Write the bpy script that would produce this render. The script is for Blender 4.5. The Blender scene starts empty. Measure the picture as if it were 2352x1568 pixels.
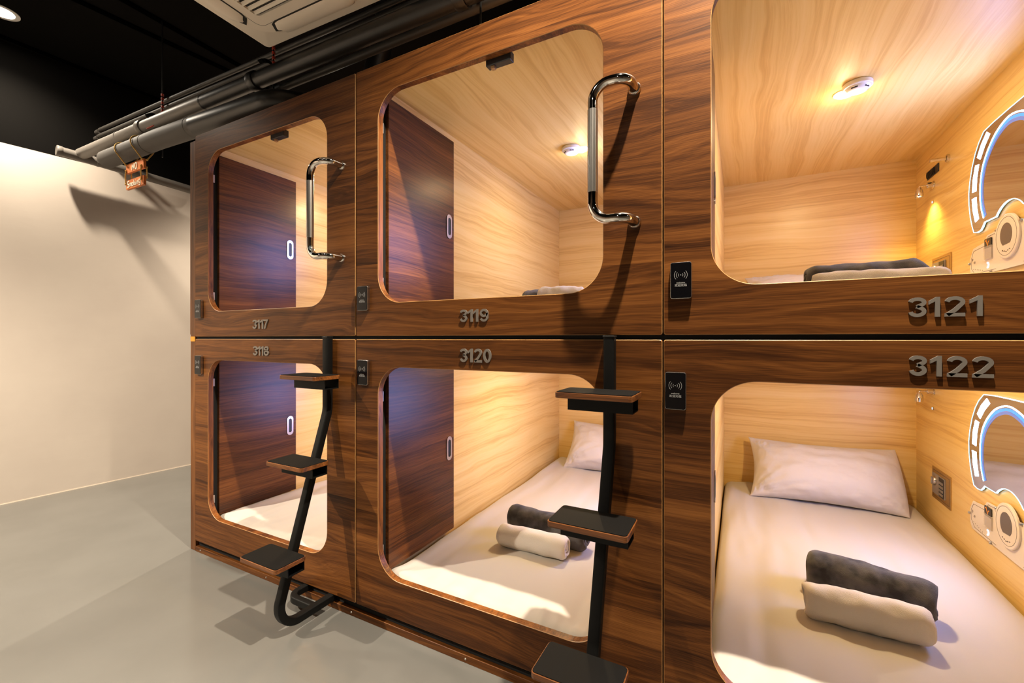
import bpy, bmesh, math, random
from mathutils import Vector, Matrix, noise, Euler
R = math.radians
random.seed(4)
SC = bpy.context.scene
COL = SC.collection

# ---------------------------------------------------------------- measures
SEAM = [-2.764, -1.4845, -0.205]      # left seam of the three pod columns
PW = 1.2785                           # pod width
DZ = 1.152                            # upper row above lower row
CEIL = 3.40
DEPTH = 2.15                          # inner depth of a pod

# ---------------------------------------------------------------- helpers
def lin(r, g, b):
    f = lambda c: (c/255/12.92) if c/255 <= 0.04045 else ((c/255+0.055)/1.055)**2.4
    return (f(r), f(g), f(b), 1.0)

def link(o, parent=None):
    COL.objects.link(o)
    if parent is not None:
        o.parent = parent
    return o

def obj(name, bm, mats, parent=None, smooth=None, label=None):
    me = bpy.data.meshes.new(name)
    bm.to_mesh(me); bm.free()
    if not isinstance(mats, (list, tuple)): mats = [mats]
    for m in mats: me.materials.append(m)
    if smooth is not None:
        for p in me.polygons: p.use_smooth = True
        if smooth < 180:
            me.set_sharp_from_angle(angle=R(smooth))
    o = bpy.data.objects.new(name, me)
    link(o, parent)
    if label: o['label'] = label
    return o

def tag(o, label, cat, group=None):
    o['label'] = label; o['category'] = cat
    if group: o['group'] = group
    return o

def thing(name, label, cat, loc=(0, 0, 0), rot=(0, 0, 0), group=None):
    o = bpy.data.objects.new(name, None)
    o.empty_display_size = 0.05
    o.location = loc; o.rotation_euler = rot
    link(o)
    return tag(o, label, cat, group)

def struct(name, bm, m):
    o = obj(name, bm, m); o['kind'] = 'structure'
    return o

def box(bm, x0, x1, y0, y1, z0, z1, mi=0, bev=0, seg=2):
    vs = [bm.verts.new((x, y, z)) for x in (x0, x1) for y in (y0, y1) for z in (z0, z1)]
    idx = [(0,1,3,2),(4,6,7,5),(0,4,5,1),(2,3,7,6),(0,2,6,4),(1,5,7,3)]
    fs = []
    for q in idx:
        f = bm.faces.new([vs[i] for i in q]); f.material_index = mi; fs.append(f)
    if bev:
        es = list({e for f in fs for e in f.edges})
        bmesh.ops.bevel(bm, geom=es, offset=bev, segments=seg, affect='EDGES', profile=0.5)
    return fs

def rrect(x0, x1, z0, z1, r, n=10):
    """rounded rectangle, counter-clockwise list of 2D points"""
    pts = []
    for cx, cz, a0 in ((x1-r, z0+r, -90), (x1-r, z1-r, 0), (x0+r, z1-r, 90), (x0+r, z0+r, 180)):
        for i in range(n+1):
            a = R(a0 + 90*i/n)
            pts.append((cx+r*math.cos(a), cz+r*math.sin(a)))
    return pts

def prism(bm, pts, fn, d0, d1, mi=0, cham=0.0, mside=None):
    """extrude a 2D outline; fn(a, b, d) -> 3D point"""
    n = len(pts)
    A = [bm.verts.new(fn(p[0], p[1], d0)) for p in pts]
    B = [bm.verts.new(fn(p[0], p[1], d1)) for p in pts]
    fa = bm.faces.new(A); fb = bm.faces.new(B[::-1])
    fa.material_index = fb.material_index = mi
    fs = [fa, fb]
    for i in range(n):
        j = (i+1) % n
        f = bm.faces.new((A[j], A[i], B[i], B[j])); f.material_index = mi if mside is None else mside
        fs.append(f)
    bmesh.ops.recalc_face_normals(bm, faces=fs)
    if cham:
        es = [e for e in set(e for f in (fa, fb) for e in f.edges)]
        bmesh.ops.bevel(bm, geom=es, offset=cham, segments=2, affect='EDGES', profile=0.5)
    return fs

XZ = lambda a, b, d: (a, d, b)
YZ = lambda a, b, d: (d, a, b)
XY = lambda a, b, d: (a, b, d)

def fillet(pts, rad, n=8):
    """polyline with its corners rounded; rad: a number or one per inner corner"""
    pts = [Vector(p) for p in pts]
    out = [pts[0]]
    for i in range(1, len(pts)-1):
        r = rad[i-1] if isinstance(rad, (list, tuple)) else rad
        p = pts[i]; a = (pts[i-1]-p); b = (pts[i+1]-p)
        la, lb = a.length, b.length
        a.normalize(); b.normalize()
        ang = a.angle(b)
        if r <= 0 or ang > math.pi-0.02:
            out.append(p); continue
        t = min(r/math.tan(ang/2), la*0.499, lb*0.499)
        rr = t*math.tan(ang/2)
        bis = (a+b).normalized()
        c = p + bis*(rr/math.sin(ang/2))
        s = p+a*t-c; e = p+b*t-c
        tot = s.angle(e); ax = s.cross(e).normalized()
        for k in range(n+1):
            out.append(c + Matrix.Rotation(tot*k/n, 3, ax) @ s)
    out.append(pts[-1])
    return out

def circ(r, n=16):
    return [(r*math.cos(2*math.pi*i/n), r*math.sin(2*math.pi*i/n)) for i in range(n)]

def sweep(bm, path, prof, ref=None, caps=True, mi=0, scale=None):
    """sweep a closed 2D profile along a 3D path"""
    path = [Vector(p) for p in path]
    n = len(path); rings = []
    N = None
    for i in range(n):
        T = (path[min(i+1, n-1)]-path[max(i-1, 0)]).normalized()
        if ref is not None:
            N = Vector(ref); N = (N - T*N.dot(T)).normalized()
        elif N is None:
            N = T.orthogonal().normalized()
        else:
            N = (N - T*N.dot(T)).normalized()
        B = T.cross(N)
        k = scale(i/(n-1)) if scale else 1.0
        rings.append([bm.verts.new(path[i]+N*(p[0]*k)+B*(p[1]*k)) for p in prof])
    m = len(prof); fs = []
    for i in range(n-1):
        for j in range(m):
            f = bm.faces.new((rings[i][j], rings[i][(j+1) % m], rings[i+1][(j+1) % m], rings[i+1][j]))
            f.material_index = mi; fs.append(f)
    if caps:
        for f in (bm.faces.new(rings[0][::-1]), bm.faces.new(rings[-1])):
            f.material_index = mi; fs.append(f)
    return fs

def lathe(bm, prof, fn, n=32, mi=0, cap=True):
    """prof: list of (r, h); fn(x, y, h) -> 3D"""
    rings = []
    for r, h in prof:
        if r < 1e-6:
            rings.append([bm.verts.new(fn(0, 0, h))])
        else:
            rings.append([bm.verts.new(fn(r*math.cos(2*math.pi*i/n), r*math.sin(2*math.pi*i/n), h)) for i in range(n)])
    fs = []
    for a, b in zip(rings, rings[1:]):
        for i in range(n):
            j = (i+1) % n
            if len(a) == 1 and len(b) == 1: continue
            if len(a) == 1: q = (a[0], b[i], b[j])
            elif len(b) == 1: q = (a[i], a[j], b[0])
            else: q = (a[i], a[j], b[j], b[i])
            f = bm.faces.new(q); f.material_index = mi; fs.append(f)
    if cap:
        for ring in (rings[0], rings[-1]):
            if len(ring) > 1:
                f = bm.faces.new(ring); f.material_index = mi; fs.append(f)
    bmesh.ops.recalc_face_normals(bm, faces=fs)
    return fs

def stroke(bm, pts, w, fn, d0, d1, closed=False, mi=0):
    """a flat band of width w along a 2D path, extruded from d0 to d1"""
    pts = [Vector((p[0], p[1])) for p in pts]
    n = len(pts); L = []; Rr = []
    for i in range(n):
        if closed:
            t = (pts[(i+1) % n]-pts[i-1])
        else:
            t = (pts[min(i+1, n-1)]-pts[max(i-1, 0)])
        t.normalize(); nn = Vector((-t.y, t.x))
        k = 1.0
        if 0 < i < n-1 or closed:
            t1 = (pts[i]-pts[i-1]).normalized()
            k = 1/max(0.5, abs(nn.dot(Vector((-t1.y, t1.x)))))
        L.append(pts[i]+nn*w/2*k); Rr.append(pts[i]-nn*w/2*k)
    V = []
    for i in range(n):
        V.append([bm.verts.new(fn(L[i].x, L[i].y, d0)), bm.verts.new(fn(Rr[i].x, Rr[i].y, d0)),
                  bm.verts.new(fn(Rr[i].x, Rr[i].y, d1)), bm.verts.new(fn(L[i].x, L[i].y, d1))])
    fs = []
    rng = range(n) if closed else range(n-1)
    for i in rng:
        a, b = V[i], V[(i+1) % n]
        for k in range(4):
            fs.append(bm.faces.new((a[k], a[(k+1) % 4], b[(k+1) % 4], b[k])))
    if not closed:
        fs.append(bm.faces.new(V[0][::-1])); fs.append(bm.faces.new(V[-1]))
    for f in fs: f.material_index = mi
    bmesh.ops.recalc_face_normals(bm, faces=fs)

def arc2(cx, cy, rx, ry, a0, a1, n=14):
    return [(cx+rx*math.cos(R(a0+(a1-a0)*i/n)), cy+ry*math.sin(R(a0+(a1-a0)*i/n))) for i in range(n+1)]

def text_bm(body, size, fn, depth, offset=0.0, shear=0.0, width=None):
    """lettering as geometry; fn(a, b, d) -> 3D, centred on 0"""
    cu = bpy.data.curves.new('lettering', 'FONT')
    cu.body = body; cu.size = size; cu.extrude = depth/2; cu.offset = offset; cu.shear = shear
    cu.align_x = 'LEFT'; cu.resolution_u = 3
    o = bpy.data.objects.new('lettering', cu); COL.objects.link(o)
    dg = bpy.context.evaluated_depsgraph_get(); dg.update()
    me = bpy.data.meshes.new_from_object(o.evaluated_get(dg))
    bm = bmesh.new(); bm.from_mesh(me)
    bpy.data.objects.remove(o); bpy.data.curves.remove(cu); bpy.data.meshes.remove(me)
    if bm.verts:
        x0 = min(v.co.x for v in bm.verts); x1 = max(v.co.x for v in bm.verts)
        y0 = min(v.co.y for v in bm.verts); y1 = max(v.co.y for v in bm.verts)
        k = (width/(x1-x0)) if width else 1.0
        for v in bm.verts:
            v.co = Vector(fn((v.co.x-(x0+x1)/2)*k, (v.co.y-(y0+y1)/2)*k, v.co.z))
    return bm

# ---------------------------------------------------------------- materials
def mat(name, base=(0.5, 0.5, 0.5, 1), rough=0.5, metal=0.0, spec=0.5, emit=None, estr=0.0, coat=0.0, trans=0.0, alpha=1.0, sheen=0.0):
    m = bpy.data.materials.new(name); m.use_nodes = True
    b = m.node_tree.nodes['Principled BSDF']
    b.inputs['Base Color'].default_value = base
    b.inputs['Roughness'].default_value = rough
    b.inputs['Metallic'].default_value = metal
    b.inputs['Specular IOR Level'].default_value = spec
    b.inputs['Coat Weight'].default_value = coat
    b.inputs['Transmission Weight'].default_value = trans
    b.inputs['Alpha'].default_value = alpha
    b.inputs['Sheen Weight'].default_value = sheen
    if emit:
        b.inputs['Emission Color'].default_value = emit
        b.inputs['Emission Strength'].default_value = estr
    return m

def nt(m): return m.node_tree, m.node_tree.nodes, m.node_tree.links, m.node_tree.nodes['Principled BSDF']

def noise_node(nodes, scale, detail=4, rough=0.5, dist=0.0):
    n = nodes.new('ShaderNodeTexNoise')
    n.inputs['Scale'].default_value = scale; n.inputs['Detail'].default_value = detail
    n.inputs['Roughness'].default_value = rough; n.inputs['Distortion'].default_value = dist
    return n

def add_bump(m, scale, strength, dist=0.002, stretch=(1, 1, 1), detail=3):
    tr, nodes, links, b = nt(m)
    tc = nodes.new('ShaderNodeTexCoord'); mp = nodes.new('ShaderNodeMapping')
    mp.inputs['Scale'].default_value = stretch
    links.new(tc.outputs['Object'], mp.inputs['Vector'])
    n = noise_node(nodes, scale, detail)
    links.new(mp.outputs['Vector'], n.inputs['Vector'])
    bp = nodes.new('ShaderNodeBump'); bp.inputs['Strength'].default_value = strength; bp.inputs['Distance'].default_value = dist
    links.new(n.outputs['Fac'], bp.inputs['Height']); links.new(bp.outputs['Normal'], b.inputs['Normal'])
    return m

def mottle(m, c0, c1, scale, detail=4, stretch=(1, 1, 1), lo=0.35, hi=0.65):
    tr, nodes, links, b = nt(m)
    tc = nodes.new('ShaderNodeTexCoord'); mp = nodes.new('ShaderNodeMapping')
    mp.inputs['Scale'].default_value = stretch
    links.new(tc.outputs['Object'], mp.inputs['Vector'])
    n = noise_node(nodes, scale, detail)
    links.new(mp.outputs['Vector'], n.inputs['Vector'])
    cr = nodes.new('ShaderNodeValToRGB')
    cr.color_ramp.elements[0].position = lo; cr.color_ramp.elements[0].color = c0
    cr.color_ramp.elements[1].position = hi; cr.color_ramp.elements[1].color = c1
    links.new(n.outputs['Fac'], cr.inputs['Fac']); links.new(cr.outputs['Color'], b.inputs['Base Color'])
    return m

def wood(name, axis, ramp, rough=0.4, coat=0.0, ring=9.0, plank=0.0, pvar=0.0, fine=0.35, warp=0.09, bump=0.15, swirl=1.0, spec=0.5):
    """veneer: long bands of grain along one axis of the object, fine pores, optional plank joints"""
    m = mat(name, rough=rough, coat=coat, spec=spec)
    tr, nodes, links, b = nt(m)
    tc = nodes.new('ShaderNodeTexCoord'); sep = nodes.new('ShaderNodeSeparateXYZ')
    links.new(tc.outputs['Object'], sep.inputs[0])
    oi = nodes.new('ShaderNodeObjectInfo')
    names = {'X': ('X', 'Z', 'Y'), 'Y': ('Y', 'Z', 'X'), 'Z': ('Z', 'X', 'Y'), 'YX': ('Y', 'X', 'Z')}[axis]
    def mth(op, a, bb=None, c=None):
        n = nodes.new('ShaderNodeMath'); n.operation = op
        for i, v in enumerate((a, bb, c)):
            if v is None: continue
            if isinstance(v, (int, float)): n.inputs[i].default_value = v
            else: links.new(v, n.inputs[i])
        return n.outputs[0]
    g, s, t = (sep.outputs[k] for k in names)
    off = mth('MULTIPLY', oi.outputs['Random'], 37.0)
    g = mth('ADD', g, off)
    pl = None
    if plank:
        # plank rows of uneven height
        wob = mth('MULTIPLY', mth('SINE', mth('MULTIPLY', s, 17.0)), 0.35)
        row = mth('FLOOR', mth('ADD', mth('ADD', mth('DIVIDE', s, plank), wob), off))
        wn = nodes.new('ShaderNodeTexWhiteNoise'); wn.noise_dimensions = '1D'
        links.new(row, wn.inputs['W'])
        pl = wn.outputs['Value']
        g = mth('ADD', g, mth('MULTIPLY', pl, 11.0))
    def comb(a, bb, c):
        n = nodes.new('ShaderNodeCombineXYZ')
        for i, v in enumerate((a, bb, c)):
            if isinstance(v, (int, float)): n.inputs[i].default_value = v
            else: links.new(v, n.inputs[i])
        return n.outputs[0]
    # low-frequency warp of the grain lines (cathedral figures)
    nw = noise_node(nodes, 1.0, 2, 0.5)
    links.new(comb(mth('MULTIPLY', g, 1.5), mth('MULTIPLY', s, 5.0), mth('MULTIPLY', t, 5.0)), nw.inputs['Vector'])
    sw = mth('ADD', mth('MULTIPLY', mth('SUBTRACT', nw.outputs['Fac'], 0.5), warp*2*swirl), s)
    tw = mth('ADD', mth('MULTIPLY', mth('SUBTRACT', nw.outputs['Fac'], 0.5), warp), t)
    # broad bands
    n1 = noise_node(nodes, 1.0, 5, 0.62)
    links.new(comb(mth('MULTIPLY', g, 0.36), mth('MULTIPLY', sw, ring*1.6), mth('MULTIPLY', tw, ring)), n1.inputs['Vector'])
    # growth lines
    n2 = noise_node(nodes, 1.0, 3, 0.6)
    links.new(comb(mth('MULTIPLY', g, 0.75), mth('MULTIPLY', sw, ring*9), mth('MULTIPLY', tw, ring*6)), n2.inputs['Vector'])
    # pores
    n3 = noise_node(nodes, 1.0, 2, 0.6)
    links.new(comb(mth('MULTIPLY', g, 8.0), mth('MULTIPLY', s, 420.0), mth('MULTIPLY', t, 420.0)), n3.inputs['Vector'])
    v = mth('ADD', mth('MULTIPLY', n1.outputs['Fac'], 0.62), mth('MULTIPLY', n2.outputs['Fac'], 0.38))
    v = mth('ADD', v, mth('MULTIPLY', mth('SUBTRACT', n3.outputs['Fac'], 0.5), fine))
    if pl is not None:
        v = mth('ADD', v, mth('MULTIPLY', mth('SUBTRACT', pl, 0.5), pvar))
    cr = nodes.new('ShaderNodeValToRGB')
    els = cr.color_ramp.elements
    while len(els) > 1: els.remove(els[0])
    els[0].position = ramp[0][0]; els[0].color = ramp[0][1]
    for p, c in ramp[1:]:
        e = els.new(p); e.color = c
    links.new(v, cr.inputs['Fac'])
    links.new(cr.outputs['Color'], b.inputs['Base Color'])
    bp = nodes.new('ShaderNodeBump'); bp.inputs['Strength'].default_value = bump; bp.inputs['Distance'].default_value = 0.001
    links.new(mth('ADD', n3.outputs['Fac'], n2.outputs['Fac']), bp.inputs['Height'])
    links.new(bp.outputs['Normal'], b.inputs['Normal'])
    return m

WAL = [(0.28, (0.020, 0.0058, 0.0013, 1)), (0.42, (0.063, 0.0203, 0.0046, 1)), (0.53, (0.127, 0.0435, 0.0095, 1)), (0.72, (0.24, 0.091, 0.021, 1))]
OAK = [(0.32, (0.56, 0.31, 0.085, 1)), (0.43, (0.71, 0.45, 0.145, 1)), (0.50, (0.80, 0.55, 0.195, 1)), (0.66, (0.85, 0.62, 0.26, 1))]
OAKC = [(0.30, (0.64, 0.38, 0.11, 1)), (0.43, (0.75, 0.49, 0.16, 1)), (0.50, (0.81, 0.56, 0.20, 1)), (0.66, (0.85, 0.61, 0.25, 1))]
M = {}
M['walnut'] = wood('walnut_veneer', 'X', WAL, rough=0.40, ring=10, plank=0.15, pvar=0.13, fine=0.30, warp=0.075, spec=0.18)
M['walnut_y'] = wood('walnut_veneer_door', 'Y', [(p, (c[0]*0.85, c[1]*0.8, c[2]*0.85, 1)) for p, c in WAL], rough=0.33, ring=12, plank=0.22, pvar=0.10, fine=0.36, warp=0.06, spec=0.3)
M['walnut_z'] = wood('walnut_veneer_post', 'Z', WAL, rough=0.45, ring=9, fine=0.30, spec=0.3)
BAND = [(p, (c[0]*1.5, c[1]*1.45, c[2]*1.4, 1)) for p, c in WAL]
M['band'] = wood('walnut_edge_band', 'Z', BAND, rough=0.4, ring=14, fine=0.3, spec=0.3)
M['bandline'] = mat('edge_band_line', (0.42, 0.22, 0.075, 1), 0.4)
M['oak_x'] = wood('pale_oak_veneer_back', 'X', OAK, rough=0.32, ring=9, plank=0.0, fine=0.14, warp=0.045, bump=0.05)
M['oak_y'] = wood('pale_oak_veneer_side', 'Y', OAK, rough=0.30, ring=9, fine=0.14, warp=0.05, bump=0.05)
M['oak_c'] = wood('pale_oak_veneer_ceiling', 'YX', OAKC, spec=0.3, rough=0.45, ring=9, fine=0.12, warp=0.05, bump=0.05)
M['plywood'] = mat('plywood_edge', (0.42, 0.22, 0.10, 1), 0.6)
M['step_edge'] = wood('step_plywood_edge', 'X', [(p, (c[0]*1.3, c[1]*1.25, c[2]*1.2, 1)) for p, c in WAL], rough=0.4, ring=26, fine=0.2)
M['groove'] = mat('black_groove', (0.0006, 0.0006, 0.0006, 1), 1.0, spec=0.0)
M['dark_gap'] = mat('black_recess', (0.004, 0.004, 0.004, 1), 0.9)
M['sheet'] = add_bump(mat('white_cotton_sheet', (0.57, 0.53, 0.475, 1), 0.85, spec=0.2, sheen=0.1), 5, 0.75, 0.05, (1, 0.14, 1), 1.5)
M['pillowcase'] = add_bump(mat('white_pillowcase', (0.66, 0.615, 0.58, 1), 0.85, spec=0.2, sheen=0.1), 8, 0.6, 0.03, detail=2.5)
M['towel'] = add_bump(mat('white_terry_towel', (0.84, 0.79, 0.72, 1), 0.95, spec=0.1, sheen=0.3), 620, 0.55, 0.004, detail=6)
M['blanket'] = mottle(add_bump(mat('grey_fleece_blanket', (0.08, 0.08, 0.083, 1), 0.95, spec=0.1, sheen=0.25), 480, 0.55, 0.004, detail=6),
                      (0.042, 0.042, 0.045, 1), (0.125, 0.122, 0.122, 1), 18, 3)
M['chrome'] = mat('polished_steel', (0.72, 0.69, 0.65, 1), 0.06, 1.0)
M['brushed'] = mat('brushed_steel', (0.55, 0.52, 0.48, 1), 0.28, 1.0)
M['digit'] = mat('satin_metal_digit', (0.21, 0.188, 0.165, 1), 0.45, 0.4)
M['black_metal'] = add_bump(mat('black_powder_coat', (0.0035, 0.0035, 0.0033, 1), 0.5, spec=0.2), 900, 0.15, 0.0005)
M['grip'] = add_bump(mat('black_grip_pad', (0.0045, 0.004, 0.0035, 1), 0.75, spec=0.13), 1500, 0.4, 0.0006)
M['black_plastic'] = mat('black_plastic', (0.012, 0.012, 0.012, 1), 0.4)
M['glass_black'] = mat('black_glass', (0.003, 0.003, 0.004, 1), 0.05, spec=0.2)
M['print'] = mat('white_print', (0.40, 0.40, 0.40, 1), 0.5)
M['silver'] = mat('silver_rim', (0.6, 0.58, 0.55, 1), 0.25, 1.0)
M['mirror'] = mat('mirror_glass', (0.62, 0.63, 0.68, 1), 0.03, 1.0)
M['mirror_edge'] = mat('mirror_edge_glow', (0.5, 0.8, 0.85, 1), 0.1, emit=(0.30, 0.72, 1.0, 1), estr=1.8)
M['led'] = mat('mirror_light_strip', (0.8, 0.9, 1, 1), 0.4, emit=(0.55, 0.78, 1.0, 1), estr=7.0)
M['led_soft'] = mat('mirror_light_halo', (0.02, 0.05, 0.10, 1), 0.3, emit=(0.06, 0.30, 1.0, 1), estr=1.5)  # blue glow around the arc, put into emissive bands
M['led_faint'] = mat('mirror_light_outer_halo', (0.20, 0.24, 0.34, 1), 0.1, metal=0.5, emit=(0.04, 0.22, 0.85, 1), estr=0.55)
M['acrylic'] = mat('clear_white_acrylic', (0.78, 0.70, 0.60, 1), 0.12, spec=0.5, coat=0.3)
M['acrylic_line'] = mat('printed_panel_line', (0.10, 0.075, 0.06, 1), 0.5)
M['speaker_face'] = mat('grey_speaker_face', (0.13, 0.105, 0.09, 1), 0.35)
M['white_plastic'] = mat('white_plastic', (0.78, 0.76, 0.73, 1), 0.35)
M['ac_plastic'] = mat('ivory_plastic', (0.88, 0.79, 0.67, 1), 0.5)
M['ac_dark'] = mat('shadow_grille', (0.02, 0.018, 0.015, 1), 0.8)
M['gold'] = mat('gold_plate', (0.52, 0.33, 0.11, 1), 0.38, 0.75)
M['safe_grey'] = mat('grey_safe_door', (0.33, 0.29, 0.26, 1), 0.4, 0.3)
M['blue_led'] = mat('blue_indicator', (0.2, 0.5, 1, 1), 0.3, emit=(0.25, 0.6, 1.0, 1), estr=5)
M['warm_lens'] = mat('lamp_lens', (1, 0.95, 0.85, 1), 0.3, emit=(1.0, 0.80, 0.55, 1), estr=30)
M['read_lens'] = mat('reading_lamp_lens', (1, 0.95, 0.8, 1), 0.3, emit=(1.0, 0.72, 0.25, 1), estr=25)
M['down_lens'] = mat('downlight_lens', (1, 0.95, 0.88, 1), 0.3, emit=(1.0, 0.88, 0.72, 1), estr=140)
M['paint'] = mottle(add_bump(mat('beige_wall_paint', rough=0.7, spec=0.2), 26, 0.12, 0.004, (1, 0.25, 1)), (0.62, 0.545, 0.475, 1), (0.65, 0.575, 0.50, 1), 3.0, 5)
M['brown_paint'] = mat('dark_brown_wall_paint', (0.26, 0.20, 0.155, 1), 0.7, spec=0.2)
M['black_paint'] = mat('black_ceiling_paint', (0.0042, 0.0038, 0.0034, 1), 0.9, spec=0.05)
M['floor'] = mottle(add_bump(mat('grey_epoxy_floor', rough=0.16, spec=0.5), 9, 0.04, 0.01, detail=4), (0.135, 0.132, 0.122, 1), (0.152, 0.149, 0.138, 1), 2.2, 5)
M['caulk'] = mat('pale_caulk_line', (0.75, 0.66, 0.54, 1), 0.6)
M['pipe'] = mat('dark_grey_pipe', (0.16, 0.145, 0.128, 1), 0.45)
M['pipe_black'] = mat('black_painted_pipe', (0.012, 0.011, 0.010, 1), 0.4)
M['conduit'] = mat('charcoal_conduit', (0.045, 0.041, 0.036, 1), 0.5)
M['foam'] = mat('black_foam_sleeve', (0.07, 0.063, 0.056, 1), 0.65)
M['rod'] = mat('dark_threaded_rod', (0.02, 0.02, 0.02, 1), 0.4, 0.5)
M['red'] = mat('red_paint', (0.45, 0.045, 0.02, 1), 0.5)
M['rope'] = add_bump(mat('jute_rope', (0.72, 0.44, 0.12, 1), 0.9), 300, 1.0, 0.003)
M['signwood'] = mottle(mat('orange_stained_board', rough=0.6), (0.50, 0.13, 0.022, 1), (0.68, 0.20, 0.035, 1), 20, 4, (0.3, 1, 1.5))
M['signpaint'] = mat('cream_brush_paint', (0.85, 0.80, 0.66, 1), 0.6)
M['hinge'] = mat('pale_hinge_metal', (0.42, 0.38, 0.33, 1), 0.45, 0.5)
M['card'] = mat('grey_key_card', (0.42, 0.36, 0.32, 1), 0.35)
M['card_dark'] = mat('black_orange_card', (0.03, 0.025, 0.02, 1), 0.4)
M['orange'] = mat('orange_print', (0.75, 0.30, 0.03, 1), 0.5)
M['clear'] = mat('clear_plastic', (0.85, 0.75, 0.66, 1), 0.08, spec=0.5, alpha=0.35)
M['tape'] = mat('orange_tape', (0.75, 0.30, 0.02, 1), 0.5)

# ---------------------------------------------------------------- room shell
def xl(y): return -4.762 + 0.0826*y      # left wall, slightly out of square
bm = bmesh.new(); box(bm, -5.4, 4.4, -5.4, 4.6, -0.1, 0.0); struct('floor', bm, M['floor'])
bm = bmesh.new(); box(bm, -5.4, 4.4, -5.4, 4.6, CEIL, CEIL+0.1); struct('ceiling', bm, M['black_paint'])
def left_wall_part(bm, z0, z1, mi, out=0.0, th=0.12):
    p = [(xl(-5.4)+out, -5.4), (xl(4.6)+out, 4.6), (xl(4.6)-th, 4.6), (xl(-5.4)-th, -5.4)]
    prism(bm, p, XY, z0, z1, mi)
bm = bmesh.new(); left_wall_part(bm, 0, 2.65, 0); left_wall_part(bm, 2.65, CEIL, 1)
struct('wall_left', bm, [M['paint'], M['black_paint']])
bm = bmesh.new(); left_wall_part(bm, 0, 0.005, 0, 0.004, 0.0); struct('baseboard_left', bm, M['caulk'])
bm = bmesh.new(); box(bm, 4.3, 4.4, -5.3, 4.5, 0, CEIL); struct('wall_right', bm, M['brown_paint'])
bm = bmesh.new(); box(bm, -5.3, 4.3, -5.4, -5.3, 0, CEIL); struct('wall_front', bm, M['brown_paint'])
bm = bmesh.new(); box(bm, -5.0, 4.3, 4.5, 4.6, 0, CEIL); struct('wall_back', bm, M['paint'])

# shallow ribs of the black slab overhead
for i, (x0, y0, x1, y1) in enumerate(((-3.83, -0.62, -3.70, 0.62), (-3.50, -0.55, -3.55, 0.90), (-4.72, -0.40, -4.70, 0.4))):
    bm = bmesh.new()
    d = Vector((x1-x0, y1-y0, 0)); a = Vector((x0, y0, 0)) - d*1.5; b = Vector((x1, y1, 0)) + d*1.5
    n = Vector((-d.y, d.x, 0)).normalized()*0.02
    prism(bm, [tuple((a+n)[:2]), tuple((b+n)[:2]), tuple((b-n)[:2]), tuple((a-n)[:2])], XY, CEIL-0.012, CEIL)
    struct('trim_%d' % (i+1), bm, M['groove'])

# ---------------------------------------------------------------- capsule pods
OX0, OX1 = 0.131, 1.096        # opening, from the seam
WX0, WX1 = 0.099, 1.158        # inner walls, from the seam
ROWS = {'lower': dict(f0=0.063, f1=1.213, o0=0.218, o1=1.098, z=0.0),
        'upper': dict(f0=1.228, f1=2.373, o0=1.366, o1=2.251, z=DZ)}

def fascia(row):
    r = ROWS[row]; bm = bmesh.new()
    x0, x1, z0, z1 = 0.0015, PW-0.0015, r['f0'], r['f1']
    c = 0.0016; th = 0.028
    def ring_outer(inset, y):
        return [bm.verts.new((a, y, b)) for a, b in rrect(x0+inset, x1-inset, z0+inset, z1-inset, 0.006, 3)]
    def ring_inner(inset, y):
        return [bm.verts.new((a, y, b)) for a, b in rrect(OX0-inset, OX1+inset, r['o0']-inset, r['o1']+inset, 0.118+inset, 14)]
    O = [ring_outer(c, 0), ring_outer(0, c), ring_outer(0, th)]
    I = [ring_inner(c, 0), ring_inner(0, c), ring_inner(0, th)]
    def cap(o, i, mi, flip):
        es = []
        for ring in (o, i):
            for k in range(len(ring)):
                e = bm.edges.get((ring[k], ring[(k+1) % len(ring)])) or bm.edges.new((ring[k], ring[(k+1) % len(ring)]))
                es.append(e)
        g = bmesh.ops.triangle_fill(bm, edges=es, use_beauty=True)
        for f in g['geom']:
            if isinstance(f, bmesh.types.BMFace): f.material_index = mi
    cap(O[0], I[0], 0, False); cap(O[2], I[2], 0, True)
    for S, mi in ((O, (2, 1)), (I, (2, 1))):
        for k in range(2):
            a, b = S[k], S[k+1]
            for j in range(len(a)):
                f = bm.faces.new((a[j], a[(j+1) % len(a)], b[(j+1) % len(a)], b[j])); f.material_index = mi[k]
    bmesh.ops.recalc_face_normals(bm, faces=bm.faces[:])
    return bm

def door_bm(row, k):
    z0 = ROWS[row]['o0']-0.005; z1 = ROWS[row]['o1']+0.008
    bm = bmesh.new()
    # leaf swung fully inwards, parallel to the side wall, with a stadium hole for the pull
    y0, y1 = 0.056, 0.540
    hy, hz = 0.495, (1.80 if row == 'upper' else 0.645)
    x0, x1 = (0.113, 0.137) if k < 2 else (0.0995, 0.115)
    box(bm, x0, x1, y0, y1, z0, z1, 0, 0.0012, 1)
    return bm, hy, hz, x1

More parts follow.
